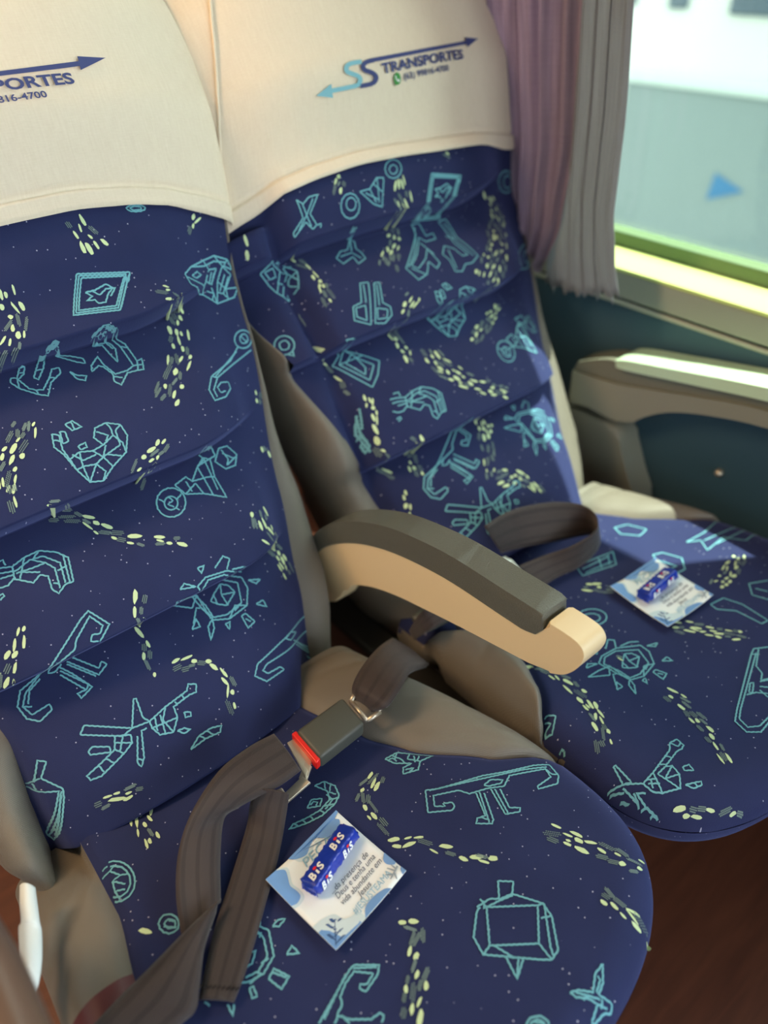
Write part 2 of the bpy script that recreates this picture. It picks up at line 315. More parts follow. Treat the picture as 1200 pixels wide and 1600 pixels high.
# ---- woven figures of the upholstery, in tenths of a millimetre across and along each panel ----
FIGURES = {
 'back_A': [[[2548,4903],[3087,4805],[2808,4455],[2344,4530],[2548,4903]],[[2579,4858],[3015,4783],[2792,4509],[2415,4563],[2579,4858]],[[2564,4722],[2666,4721],[2796,4751],[2853,4701],[2775,4652],[2709,4573],[2635,4580],[2619,4626],[2535,4637],[2615,4669],[2564,4722]],[[2638,4716],[2689,4662],[2777,4707],[2877,4695],[2786,4621]],[[3087,4805],[3037,4720],[3031,4770]],[[3033,4805],[3014,4713],[2836,4483]],[[2564,4882],[3041,4794],[2800,4482],[2380,4546],[2564,4882]],[[3744,4702],[3871,4776],[4090,4841],[4264,4876],[4439,4817],[4485,4693],[4465,4496],[4360,4397],[4087,4363],[3954,4499],[3766,4583],[3744,4702]],[[3844,4682],[3945,4728],[4000,4694],[3896,4654],[3844,4682]],[[4090,4841],[4146,4746],[3988,4571],[3954,4499]],[[4264,4876],[4348,4761],[4208,4606],[4087,4363]],[[4146,4746],[4255,4748],[4116,4594],[4043,4616]],[[4348,4761],[4431,4657],[4285,4508],[4260,4383]],[[4208,4606],[4285,4508],[4448,4499]],[[4097,4554],[4087,4363]],[[3761,4668],[3910,4598],[3988,4571]],[[3890,4776],[4087,4786],[4246,4823],[4412,4790]],[[4172,4719],[4078,4595]],[[4202,4704],[4110,4581]],[[4346,4670],[4189,4495]],[[4384,4636],[4225,4460]],[[4150,4487],[4225,4460],[4256,4412]],[[4017,4528],[4095,4483],[4046,4419]],[[4439,4817],[4365,4759],[4473,4708]],[[1732,4293],[1783,4288],[1736,4214],[1661,4175],[1704,4047],[1755,4006],[1817,3987],[1932,4091],[1999,4172],[2070,4165],[2055,4103],[1920,4035],[1826,3909],[1752,3954],[1625,4079],[1582,4171],[1610,4214],[1659,4194],[1732,4293]],[[1801,4143],[1927,4299],[1991,4299],[1934,4213],[1830,4107],[1801,4143]],[[1860,4211],[1917,4204]],[[1707,4242],[1746,4226]],[[1755,4006],[1752,3954]],[[1932,4091],[1983,4070]],[[1659,4194],[1625,4079]],[[2460,4314],[2572,4345],[2610,4346],[2754,4309],[2816,4201],[2822,3972],[2884,3982],[2834,3857],[2761,3868],[2655,3875],[2527,3769],[2482,3831],[2513,3912],[2468,4022],[2432,4051],[2336,4010],[2367,4076],[2477,4155],[2483,4048],[2535,3903],[2669,3901],[2757,3932],[2754,4190],[2713,4315],[2601,4338]],[[2496,4284],[2506,4307],[2618,4316],[2679,4250],[2693,4179],[2631,4025],[2609,4128],[2592,4265],[2496,4284]],[[2089,4318],[2232,4254],[2335,4183],[2327,4122],[2260,4164],[2089,4318]],[[2141,4085],[2183,4022],[2265,3985],[2227,3938],[2163,3985],[2141,4085]],[[1984,4315],[2074,4341],[2113,4327],[1989,4314]],[[2822,3972],[2772,3863]],[[2757,3932],[2845,3916]],[[2510,3882],[2581,3840]],[[2515,4294],[2641,4280],[2670,4187]],[[2754,4190],[2816,4152]],[[4374,3879],[4336,3836],[4280,3806],[4217,3796],[4159,3806],[4117,3834],[4101,3876],[4114,3923],[4152,3966],[4208,3996],[4270,4008],[4327,3998],[4369,3969],[4386,3927],[4374,3879]],[[4318,3895],[4284,3862],[4238,3850],[4200,3863],[4189,3896],[4210,3934],[4252,3958],[4297,3957],[4323,3932],[4318,3895]],[[4116,3828],[3902,3683],[3498,3547],[3568,3517],[3947,3649],[4296,3758]],[[4069,3782],[3540,3529]],[[3498,3547],[3378,3411],[3379,3276],[3545,3282],[3681,3363],[3692,3441],[3582,3454],[3499,3411],[3509,3342],[3589,3348]],[[3568,3517],[3436,3395],[3433,3307]],[[4222,3950],[4285,3849]],[[1665,3522],[1718,3486],[1680,3338],[1695,3224],[1808,3257],[1925,3221],[2047,3239],[1999,3341],[2057,3429],[2178,3442],[2297,3374],[2306,3244],[2212,3089],[2027,3003],[1879,2907],[1761,2944],[1705,3100],[1667,3289],[1622,3390],[1665,3522]],[[2047,3239],[2178,3296],[2193,3374],[2178,3442]],[[2178,3296],[2227,3193],[2212,3089]],[[1925,3221],[1989,3127],[2027,3003]],[[1808,3257],[1771,3111],[1705,3100]],[[1771,3111],[1894,3086],[1989,3127],[2067,3230]],[[1894,3086],[1761,2944]],[[1989,3127],[2194,3179],[2224,3333],[2297,3374]],[[1695,3224],[1705,3100]],[[2050,3390],[2136,3313],[2085,3264]],[[2042,3132],[2152,3072]],[[1771,3111],[1761,2944]],[[1894,3086],[1943,2985],[1879,2907]],[[1737,3260],[1799,3166],[1938,3175]],[[1820,3568],[1899,3578],[1950,3487],[1851,3486],[1820,3568]],[[1883,3571],[1877,3489]],[[1826,3317],[1904,3326],[1895,3275],[1829,3275],[1826,3317]],[[1741,3517],[1785,3499],[1769,3396],[1712,3392],[1741,3517]],[[1656,3457],[1699,3425]],[[3310,2809],[3420,2799],[3467,2666],[3372,2556],[3238,2560],[3174,2683],[3310,2809]],[[3327,2786],[3335,2651],[3278,2593],[3435,2646]],[[3313,2742],[3398,2643]],[[3045,2842],[3238,2848],[3218,2747],[3128,2735],[2953,2710],[3078,2755],[3045,2842]],[[2608,2613],[2768,2651],[2802,2578],[2950,2701],[3078,2777],[3137,2726],[3062,2527],[3050,2265],[2836,2406],[2655,2477],[2608,2613]],[[2950,2701],[2926,2351]],[[2802,2578],[2995,2554],[3062,2527]],[[3078,2777],[3007,2382]],[[2655,2477],[2821,2544],[2836,2406]],[[2738,2605],[2734,2475]],[[2603,2395],[2550,2339],[2481,2307],[2409,2306],[2349,2334],[2312,2386],[2305,2453],[2330,2521],[2381,2577],[2450,2610],[2523,2613],[2584,2586],[2622,2532],[2629,2464],[2603,2395]],[[2526,2422],[2477,2382],[2418,2384],[2385,2425],[2396,2482],[2445,2522],[2504,2521],[2537,2479],[2526,2422]],[[2470,2528],[2494,2469],[2423,2453],[2467,2401]],[[2372,2541],[2403,2494]],[[2496,2348],[2481,2387]],[[2612,2496],[2538,2465]],[[2250,1558],[2370,1605],[2612,1564],[2872,1392],[2866,1259],[2742,1103],[2485,1074],[2326,1144],[2284,1311],[2250,1558]],[[2286,1508],[2382,1568],[2565,1540],[2793,1363],[2704,1156],[2484,1124],[2341,1168],[2337,1316],[2286,1508]],[[2476,1374],[2608,1439],[2680,1386],[2704,1290],[2540,1209],[2458,1268],[2476,1374]],[[2608,1439],[2554,1334],[2553,1202]],[[2554,1334],[2704,1290]],[[2476,1374],[2410,1326],[2458,1268]],[[2507,1646],[2650,1719],[2704,1662],[2619,1576]],[[2342,1727],[2419,1721],[2353,1660],[2342,1727]],[[2079,1614],[2143,1648],[2237,1564],[2079,1614]],[[1982,1513],[2155,1490],[2305,1447],[2199,1356],[1982,1513]],[[2079,1165],[2174,1241],[2166,1150],[2079,1165]],[[2121,1206],[2235,1337],[2272,1318]],[[2238,1111],[2189,979],[2287,1068],[2321,1162],[2238,1111]],[[2415,1047],[2422,979],[2475,1047],[2415,1047]],[[2620,1035],[2677,1038],[2724,914],[2614,891],[2620,1035]],[[2644,990],[2682,936]],[[2851,1064],[2952,1063],[2951,979],[2851,1064]],[[2926,1331],[3067,1273],[2991,1255],[2926,1331]],[[2674,1550],[2815,1515],[2909,1443]],[[2485,1074],[2620,1167],[2742,1103]],[[2586,1119],[2704,1156]],[[2284,1311],[2341,1168]],[[2313,1459],[2312,1329],[2309,1169]],[[652,2567],[741,2549],[836,2513],[966,2548],[1107,2550],[1234,2469],[1303,2373],[1235,2140],[1162,2149],[1071,2096],[1038,2157],[1065,2288],[1010,2332],[926,2289],[795,2403],[728,2366],[659,2375],[606,2418]],[[650,2510],[719,2502],[848,2462],[994,2503],[1113,2486],[1216,2358],[1168,2161]],[[837,2439],[979,2422],[1104,2416],[1151,2332],[1104,2136]],[[836,2513],[799,2386]],[[966,2548],[844,2377]],[[1274,2418],[1203,2143]],[[1107,2550],[1014,2493],[1104,2416]],[[697,2455],[812,2438]],[[1256,2307],[1160,2298]],[[1076,2209],[1121,2171]],[[882,2429],[1022,2355]],[[611,2272],[656,2290],[657,2318],[602,2305]],[[724,2616],[795,2609],[792,2551]],[[1121,1781],[1221,1827],[1331,1623],[1187,1515],[1115,1555],[1152,1606],[1219,1583],[1273,1640],[1209,1776],[1009,1628],[962,1554],[614,1452],[425,1397],[341,1270],[362,1129],[449,1053],[585,1106],[587,1163],[417,1142],[380,1249],[453,1353],[677,1482],[1121,1781]],[[806,1403],[961,1170],[928,1131],[840,1136],[850,1079],[980,1130],[885,1329],[813,1443]],[[897,1455],[1084,1203],[1194,1259],[1165,1306],[1114,1260],[930,1501]],[[781,1514],[705,1431],[760,1414],[845,1455]],[[622,1418],[494,1359],[430,1250]],[[380,1249],[449,1211]],[[789,1369],[918,1136]],[[885,1432],[1057,1204]],[[688,779],[756,840],[1105,610],[1000,586],[688,779]],[[1105,610],[1246,847],[1267,835],[1235,650],[1270,586],[1105,610]],[[1270,586],[1464,632],[1717,662],[1761,712],[1830,672],[1790,604],[1721,615],[1530,593],[1513,485],[1413,383],[1294,426],[1261,518],[1270,586]],[[1384,591],[1343,411]],[[1464,632],[1382,534],[1413,383]],[[1261,518],[1513,485]],[[1330,594],[1291,471]],[[1653,655],[1656,608]],[[1566,631],[1569,585]],[[1112,521],[998,302],[1012,251],[1071,315],[1166,546],[1219,543]],[[1015,335],[1050,300]],[[939,621],[1066,562],[1042,490],[937,439],[883,512],[939,621]],[[911,567],[1042,490]],[[1000,586],[918,478]],[[883,512],[730,460],[569,412],[582,362],[676,351],[937,439]],[[699,449],[711,373]],[[785,470],[818,409]],[[675,603],[727,630],[855,557],[842,508],[684,570],[675,603]],[[1593,496],[1649,463],[1630,430],[1579,445],[1593,496]],[[1452,375],[1519,363],[1568,319],[1494,319],[1452,375]],[[161,555],[273,735],[333,690],[230,571],[347,403],[321,324],[148,15],[88,-59],[56,19],[309,397],[145,464],[77,547],[143,559],[221,576]],[[112,-16],[294,339],[328,387]],[[99,25],[313,355]],[[65,-12],[141,69]],[[5,562],[77,547]],[[147,545],[150,476]],[[3540,586],[3032,584],[2872,570],[2500,519],[2407,430],[2499,312],[2756,306],[2726,356],[2557,374],[2517,430],[2596,464],[3140,440],[3490,413]],[[3140,440],[3451,107]],[[3039,512],[3212,523],[3098,583],[2964,570],[3039,512]],[[3120,417],[3412,111]],[[3091,484],[3418,198]],[[3289,163],[3352,72],[3357,160]],[[1477,153],[1604,222],[1743,226],[1848,192],[1805,143],[1648,165],[1522,154],[1477,153]],[[1615,215],[1648,165]],[[1696,225],[1735,156]],[[3527,5381],[3504,5366],[3459,5359],[3404,5362],[3355,5375],[3324,5394],[3318,5413],[3339,5426],[3382,5433],[3436,5429],[3487,5418],[3521,5400],[3527,5381]],[[3484,5387],[3466,5377],[3431,5375],[3392,5381],[3365,5393],[3359,5406],[3376,5415],[3410,5417],[3449,5412],[3477,5400],[3484,5387]]],
 'back_B': [[[336,5103],[401,5037],[495,5089],[620,5088],[460,4920],[516,4787],[450,4760],[385,4852],[209,4743],[206,4789],[362,4902],[336,5103]],[[390,5055],[414,4917],[442,4792]],[[540,5061],[414,4917],[277,4795]],[[526,4785],[573,4787],[553,4747]],[[1160,4846],[1121,4784],[1055,4745],[982,4742],[922,4775],[889,4833],[890,4901],[926,4962],[988,4999],[1060,5003],[1123,4973],[1161,4916],[1160,4846]],[[1113,4877],[1083,4836],[1033,4822],[988,4840],[967,4882],[981,4928],[1022,4957],[1072,4955],[1109,4924],[1113,4877]],[[1206,4993],[1360,4995],[1509,5096],[1613,5077],[1496,4772],[1378,4826],[1206,4993]],[[1360,4995],[1424,4833]],[[1285,4964],[1476,4854]],[[1509,5096],[1467,4825]],[[1421,5046],[1544,4934]],[[1941,5130],[1896,5078],[1832,5047],[1761,5044],[1702,5070],[1674,5118],[1687,5177],[1737,5232],[1809,5267],[1881,5271],[1935,5243],[1955,5191],[1941,5130]],[[1873,5135],[1834,5099],[1781,5091],[1743,5116],[1746,5159],[1787,5196],[1841,5205],[1876,5179],[1873,5135]],[[782,4426],[901,4500],[998,4488],[1147,4627],[1025,4656],[1040,4648],[1111,4647],[1176,4574],[1115,4471],[1139,4389],[1132,4296],[991,4254],[993,4370],[810,4322],[782,4426]],[[844,4426],[1019,4432],[1081,4315]],[[1147,4627],[1034,4451]],[[569,3748],[694,3759],[831,4000],[938,3973],[658,3456],[492,3581],[569,3748]],[[591,3719],[722,3707],[635,3523],[546,3610],[591,3719]],[[859,3968],[749,3737]],[[999,3938],[1075,3924],[951,3662],[1018,3577],[978,3473],[836,3409],[717,3453],[999,3938]],[[842,3621],[963,3557],[899,3462],[777,3488],[842,3621]],[[1021,3909],[889,3644]],[[190,3217],[340,3312],[286,3401],[386,3378],[592,3191],[732,3039],[606,2881],[455,2764],[331,2970],[190,3217]],[[264,3196],[425,3348],[528,3155],[636,3018],[474,2859],[264,3196]],[[346,3176],[483,3265],[522,3027],[470,2945],[346,3176]],[[592,3191],[264,3196]],[[4510,4810],[4469,4743],[4374,4695],[4255,4681],[4160,4709],[4098,4766],[4086,4837],[4121,4902],[4197,4945],[4302,4956],[4409,4933],[4487,4880],[4510,4810]],[[4430,4815],[4401,4767],[4341,4740],[4274,4744],[4227,4778],[4214,4827],[4240,4873],[4295,4899],[4362,4896],[4414,4864],[4430,4815]],[[4375,3699],[4284,3598],[4138,3540],[4030,3551],[3628,3564],[3784,3689],[4125,3833],[4277,3895],[4389,3887],[4410,3808],[4375,3699]],[[4341,3707],[4264,3640],[4181,3616],[4143,3650],[4163,3719],[4242,3786],[4325,3811],[4362,3778],[4341,3707]],[[149,2522],[129,2312],[147,2102],[113,2045],[97,2233],[120,2437]],[[116,2288],[145,2180]],[[2163,4575],[2285,4566],[2214,4346],[2356,4357],[2323,4262],[2141,4265],[2093,4356],[1867,4124],[1663,3997],[1734,3929],[1941,4030],[2075,4159],[2102,3911],[2000,3849],[1951,3980],[1798,3819],[1622,3783],[1556,3984],[1819,4187],[2089,4410],[2163,4575]],[[2164,4520],[1981,4288],[1827,4136],[1609,3991]],[[2042,4269],[2112,4051]],[[1634,3960],[1778,3825]],[[2602,4503],[2756,4516],[2671,4192],[2756,3970],[2789,3841],[2611,3769],[2480,3781],[2360,3699],[2249,3731],[2282,3906],[2239,4014],[2362,4125],[2480,4043],[2530,3908],[2639,3903],[2551,4122],[2602,4503]],[[2669,4457],[2614,4130],[2717,3859]],[[2375,4047],[2300,3762]],[[2511,4261],[2607,4183]],[[-164,4580],[12,4652],[138,4621],[245,4444],[162,4243],[18,4152],[-93,4304],[-164,4580]],[[-114,4575],[3,4587],[-5,4481],[-83,4474],[-114,4575]],[[12,4652],[88,4534],[-77,4297]],[[138,4621],[148,4469],[-38,4224]],[[245,4444],[132,4398],[18,4152]],[[88,4534],[148,4469],[198,4339]],[[-17,4412],[82,4352],[159,4267]],[[81,4608],[221,4525]],[[-248,3599],[-280,3557],[-323,3535],[-368,3536],[-406,3561],[-435,3602],[-434,3656],[-417,3710],[-385,3751],[-344,3773],[-300,3771],[-263,3746],[-239,3703],[-234,3651],[-248,3599]],[[-292,3626],[-319,3598],[-354,3595],[-379,3620],[-383,3661],[-364,3698],[-332,3714],[-300,3702],[-285,3667],[-292,3626]],[[-351,3526],[-310,3480],[-299,3535]],[[194,2590],[148,2338]],[[155,2527],[99,2313],[140,2035]],[[1756,3567],[1809,3531],[1771,3383],[1786,3269],[1899,3302],[2016,3266],[2138,3284],[2090,3386],[2148,3474],[2269,3487],[2388,3419],[2397,3289],[2303,3134],[2118,3048],[1970,2952],[1852,2989],[1796,3145],[1758,3334],[1713,3435],[1756,3567]],[[2138,3284],[2269,3341],[2284,3419],[2269,3487]],[[2269,3341],[2318,3238],[2303,3134]],[[2016,3266],[2080,3172],[2118,3048]],[[1899,3302],[1862,3156],[1796,3145]],[[1862,3156],[1985,3131],[2080,3172],[2158,3275]],[[1985,3131],[1852,2989]],[[2080,3172],[2285,3224],[2315,3378],[2388,3419]],[[1786,3269],[1796,3145]],[[2141,3435],[2227,3358],[2176,3309]],[[2133,3177],[2243,3117]],[[1862,3156],[1852,2989]],[[1985,3131],[2034,3030],[1970,2952]],[[1828,3305],[1890,3211],[2029,3220]],[[1911,3613],[1990,3623],[2041,3532],[1942,3531],[1911,3613]],[[1974,3616],[1968,3534]],[[1917,3362],[1995,3371],[1986,3320],[1920,3320],[1917,3362]],[[1832,3562],[1876,3544],[1860,3441],[1803,3437],[1832,3562]],[[1747,3502],[1790,3470]],[[3411,2843],[3521,2833],[3568,2700],[3473,2590],[3339,2594],[3275,2717],[3411,2843]],[[3428,2820],[3436,2685],[3379,2627],[3536,2680]],[[3414,2776],[3499,2677]],[[3146,2876],[3339,2882],[3319,2781],[3229,2769],[3054,2744],[3179,2789],[3146,2876]],[[2709,2647],[2869,2685],[2903,2612],[3051,2735],[3179,2811],[3238,2760],[3163,2561],[3151,2299],[2937,2440],[2756,2511],[2709,2647]],[[3051,2735],[3027,2385]],[[2903,2612],[3096,2588],[3163,2561]],[[3179,2811],[3108,2416]],[[2756,2511],[2922,2578],[2937,2440]],[[2839,2639],[2835,2509]],[[2704,2429],[2651,2373],[2582,2341],[2510,2340],[2450,2368],[2413,2420],[2406,2487],[2431,2555],[2482,2611],[2551,2644],[2624,2647],[2685,2620],[2723,2566],[2730,2498],[2704,2429]],[[2627,2456],[2578,2416],[2519,2418],[2486,2459],[2497,2516],[2546,2556],[2605,2555],[2638,2513],[2627,2456]],[[2571,2562],[2595,2503],[2524,2487],[2568,2435]],[[2473,2575],[2504,2528]],[[2597,2382],[2582,2421]],[[2713,2530],[2639,2499]],[[562,2530],[651,2512],[746,2476],[876,2511],[1017,2513],[1144,2432],[1213,2336],[1145,2103],[1072,2112],[981,2059],[948,2120],[975,2251],[920,2295],[836,2252],[705,2366],[638,2329],[569,2338],[516,2381]],[[560,2473],[629,2465],[758,2425],[904,2466],[1023,2449],[1126,2321],[1078,2124]],[[747,2402],[889,2385],[1014,2379],[1061,2295],[1014,2099]],[[746,2476],[709,2349]],[[876,2511],[754,2340]],[[1184,2381],[1113,2106]],[[1017,2513],[924,2456],[1014,2379]],[[607,2418],[722,2401]],[[1166,2270],[1070,2261]],[[986,2172],[1031,2134]],[[792,2392],[932,2318]],[[521,2235],[566,2253],[567,2281],[512,2268]],[[634,2579],[705,2572],[702,2514]],[[1368,1829],[1468,1875],[1578,1671],[1434,1563],[1362,1603],[1399,1654],[1466,1631],[1520,1688],[1456,1824],[1256,1676],[1209,1602],[861,1500],[672,1445],[588,1318],[609,1177],[696,1101],[832,1154],[834,1211],[664,1190],[627,1297],[700,1401],[924,1530],[1368,1829]],[[1053,1451],[1208,1218],[1175,1179],[1087,1184],[1097,1127],[1227,1178],[1132,1377],[1060,1491]],[[1144,1503],[1331,1251],[1441,1307],[1412,1354],[1361,1308],[1177,1549]],[[1028,1562],[952,1479],[1007,1462],[1092,1503]],[[869,1466],[741,1407],[677,1298]],[[627,1297],[696,1259]],[[1036,1417],[1165,1184]],[[1132,1480],[1304,1252]],[[2398,1597],[2518,1644],[2760,1603],[3020,1431],[3014,1298],[2890,1142],[2633,1113],[2474,1183],[2432,1350],[2398,1597]],[[2434,1547],[2530,1607],[2713,1579],[2941,1402],[2852,1195],[2632,1163],[2489,1207],[2485,1355],[2434,1547]],[[2624,1413],[2756,1478],[2828,1425],[2852,1329],[2688,1248],[2606,1307],[2624,1413]],[[2756,1478],[2702,1373],[2701,1241]],[[2702,1373],[2852,1329]],[[2624,1413],[2558,1365],[2606,1307]],[[2655,1685],[2798,1758],[2852,1701],[2767,1615]],[[2490,1766],[2567,1760],[2501,1699],[2490,1766]],[[2227,1653],[2291,1687],[2385,1603],[2227,1653]],[[2130,1552],[2303,1529],[2453,1486],[2347,1395],[2130,1552]],[[2227,1204],[2322,1280],[2314,1189],[2227,1204]],[[2269,1245],[2383,1376],[2420,1357]],[[2386,1150],[2337,1018],[2435,1107],[2469,1201],[2386,1150]],[[2563,1086],[2570,1018],[2623,1086],[2563,1086]],[[2768,1074],[2825,1077],[2872,953],[2762,930],[2768,1074]],[[2792,1029],[2830,975]],[[2999,1103],[3100,1102],[3099,1018],[2999,1103]],[[3074,1370],[3215,1312],[3139,1294],[3074,1370]],[[2822,1589],[2963,1554],[3057,1482]],[[2633,1113],[2768,1206],[2890,1142]],[[2734,1158],[2852,1195]],[[2432,1350],[2489,1207]],[[2461,1498],[2460,1368],[2457,1208]],[[667,939],[735,1000],[1084,770],[979,746],[667,939]],[[1084,770],[1225,1007],[1246,995],[1214,810],[1249,746],[1084,770]],[[1249,746],[1443,792],[1696,822],[1740,872],[1809,832],[1769,764],[1700,775],[1509,753],[1492,645],[1392,543],[1273,586],[1240,678],[1249,746]],[[1363,751],[1322,571]],[[1443,792],[1361,694],[1392,543]],[[1240,678],[1492,645]],[[1309,754],[1270,631]],[[1632,815],[1635,768]],[[1545,791],[1548,745]],[[1091,681],[977,462],[991,411],[1050,475],[1145,706],[1198,703]],[[994,495],[1029,460]],[[918,781],[1045,722],[1021,650],[916,599],[862,672],[918,781]],[[890,727],[1021,650]],[[979,746],[897,638]],[[862,672],[709,620],[548,572],[561,522],[655,511],[916,599]],[[678,609],[690,533]],[[764,630],[797,569]],[[654,763],[706,790],[834,717],[821,668],[663,730],[654,763]],[[1572,656],[1628,623],[1609,590],[1558,605],[1572,656]],[[1431,535],[1498,523],[1547,479],[1473,479],[1431,535]],[[2413,4995],[2952,4897],[2673,4547],[2209,4622],[2413,4995]],[[2444,4950],[2880,4875],[2657,4601],[2280,4655],[2444,4950]],[[2429,4814],[2531,4813],[2661,4843],[2718,4793],[2640,4744],[2574,4665],[2500,4672],[2484,4718],[2400,4729],[2480,4761],[2429,4814]],[[2503,4808],[2554,4754],[2642,4799],[2742,4787],[2651,4713]],[[2952,4897],[2902,4812],[2896,4862]],[[2898,4897],[2879,4805],[2701,4575]],[[2429,4974],[2906,4886],[2665,4574],[2245,4638],[2429,4974]]],
 'cush_A': [[[3016,3064],[3114,2999],[3294,2923],[3558,2816],[3774,2694],[4032,2570],[4172,2478],[4138,2334],[4052,2281],[3865,2361],[3878,2388],[4061,2372],[4094,2467],[3884,2581],[3760,2646],[3630,2599],[3495,2685],[3313,2760],[3261,2854],[3034,2972],[2965,2881],[3043,2815],[3043,2851],[3121,2804],[3110,2757],[3061,2743],[2873,2875],[3016,3064]],[[3368,2724],[3261,2500],[3184,2530],[3135,2500],[3248,2403],[3288,2423],[3427,2674]],[[3509,2663],[3415,2387],[3541,2316],[3573,2344],[3496,2409],[3578,2604]],[[3491,2735],[3585,2734],[3675,2658],[3636,2640],[3510,2700],[3491,2735]],[[3400,2709],[3239,2428]],[[3538,2637],[3444,2380]],[[3043,3037],[3912,2606],[4124,2474]],[[4094,2467],[4096,2384],[4141,2352]],[[3213,2523],[3250,2455]],[[2886,1995],[2984,1904],[2883,1828],[2766,1870],[2886,1995]],[[2581,1958],[2716,1935],[2787,1874],[2895,1839],[3032,1613],[3006,1493],[2833,1284],[2736,1270],[2669,1328],[2345,1659],[2383,1804],[2554,1932],[2602,1940]],[[2643,1904],[2987,1630],[2753,1419],[2435,1672],[2643,1904]],[[2653,1989],[2643,1904]],[[2987,1630],[3041,1605]],[[2753,1419],[2736,1270]],[[2435,1672],[2345,1659]],[[3041,1605],[2805,1341],[2767,1276]],[[2666,1956],[2619,1911],[2766,1870]],[[2472,1530],[2416,1357],[2575,1429]],[[2504,1490],[2543,1456],[2434,1373]],[[2924,1543],[2998,1500]],[[2463,1648],[2511,1496]],[[1457,2284],[1503,2286],[1656,2153],[1600,2107],[1450,2074],[1427,2125],[1452,2143],[1491,2109],[1579,2136],[1473,2249],[1368,2227],[1275,2177],[1255,2125],[1179,2094],[1235,2006],[1359,1899],[1436,1889],[1451,1856],[1406,1828]],[[1457,2284],[1039,2140]],[[1481,2273],[1629,2155]],[[1185,2088],[1131,2059]],[[1204,2072],[1217,1984]],[[1407,2276],[1087,2136]],[[2239,3818],[2338,3794],[2387,3684],[2352,3572],[2265,3526],[2099,3509],[1948,3540],[1783,3601],[1844,3619],[1980,3585],[2117,3567],[2255,3597],[2296,3686],[2239,3818]],[[2255,3597],[2338,3554]],[[2175,3576],[2265,3526]],[[2117,3567],[2135,3506]],[[2012,3577],[2012,3527]],[[1930,3601],[1940,3547]],[[2338,3794],[2295,3719]],[[2370,3732],[2304,3662],[2336,3602]],[[2040,3667],[2124,3714],[2208,3655],[2144,3604],[2040,3667]],[[2083,3675],[2126,3682],[2154,3651],[2117,3635]],[[2267,3664],[2278,3577],[2162,3542]],[[1852,3612],[1869,3567]],[[2955,3593],[3095,3573],[3188,3482],[3351,3308],[3204,3340],[3120,3280],[2975,3341],[3024,3396],[3122,3378],[2994,3490],[2955,3593]],[[3036,3572],[3075,3486],[3074,3420]],[[3188,3482],[3124,3444],[3204,3340]],[[3024,3364],[3104,3326],[3039,3318]],[[3095,3573],[3027,3529]],[[3200,3431],[3155,3366]],[[3241,3396],[3180,3361]],[[2970,3562],[3019,3553],[3026,3495]],[[908,3209],[1076,3074],[1134,2968],[1053,2772],[915,2715],[799,2742],[669,2820]],[[1053,3039],[1068,2945],[1014,2807],[895,2758],[791,2786]],[[848,2953],[964,2903],[887,2841],[819,2850]],[[1012,3034],[1074,2993],[1044,2966]],[[942,2793],[1011,2784]],[[1076,3074],[1150,3148],[1167,3134],[1095,3043]],[[1176,2972],[1238,2987],[1293,2952],[1216,2936],[1176,2972]],[[1138,2711],[1209,2740],[1222,2650],[1138,2711]],[[925,2656],[999,2692],[1059,2563],[960,2527],[925,2656]],[[975,2675],[1039,2569]],[[774,2703],[802,2690],[785,2609],[749,2628],[774,2703]],[[581,2716],[569,2621],[619,2683]],[[454,2852],[471,2801]],[[882,2757],[900,2728],[789,2726]],[[378,4465],[412,4445],[443,4416],[469,4377],[487,4333],[499,4284],[502,4234],[498,4185],[485,4140],[466,4100],[441,4069],[411,4046],[378,4034],[344,4034],[310,4049],[278,4082],[249,4119]],[[371,4415],[400,4397],[426,4369],[447,4333],[460,4292],[465,4248],[463,4205],[453,4164],[435,4130],[412,4103],[384,4086],[355,4080],[324,4088],[296,4113],[270,4149]],[[269,4382],[350,4374],[404,4271],[327,4269],[402,4160]],[[350,4374],[397,4394],[453,4324]],[[404,4271],[461,4234]],[[327,4269],[304,4170],[381,4116]],[[299,4440],[354,4437]],[[304,4170],[308,4070]],[[593,3519],[565,3491],[527,3486],[489,3506],[462,3545],[452,3593],[462,3637],[490,3666],[528,3672],[567,3652],[594,3612],[604,3563],[593,3519]],[[572,3538],[554,3524],[529,3528],[507,3548],[496,3577],[500,3603],[517,3617],[542,3614],[564,3594],[576,3565],[572,3538]],[[485,3588],[561,3505]],[[541,3603],[571,3568]],[[2656,1021],[2720,990],[2802,909],[2923,980],[3020,981],[2924,901],[2832,870],[2893,772],[2845,741],[2781,772],[2672,772],[2644,789],[2777,837],[2738,907],[2666,970],[2656,1021]],[[2692,991],[2751,917],[2818,845]],[[2926,957],[2916,925],[2827,891]],[[2777,837],[2831,774]],[[2836,834],[2782,801]],[[3004,993],[3028,975]],[[2700,925],[2765,916]],[[2352,978],[2323,965],[2287,966],[2250,980],[2220,1005],[2204,1036],[2203,1067],[2219,1092],[2248,1106],[2284,1106],[2321,1091],[2351,1066],[2367,1034],[2367,1003],[2352,978]],[[2326,1000],[2305,991],[2278,994],[2253,1008],[2237,1029],[2233,1052],[2244,1071],[2265,1080],[2292,1077],[2317,1063],[2334,1041],[2337,1018],[2326,1000]],[[2275,1086],[2332,1016]],[[1439,4468],[1484,4547],[1571,4546]],[[1465,4463],[1512,4520],[1560,4516]],[[4456,2119],[4449,2067],[4464,2011]],[[4443,1904],[4436,1841],[4447,1800]],[[4402,1699],[4409,1658],[4389,1608],[4387,1658],[4402,1699]]],
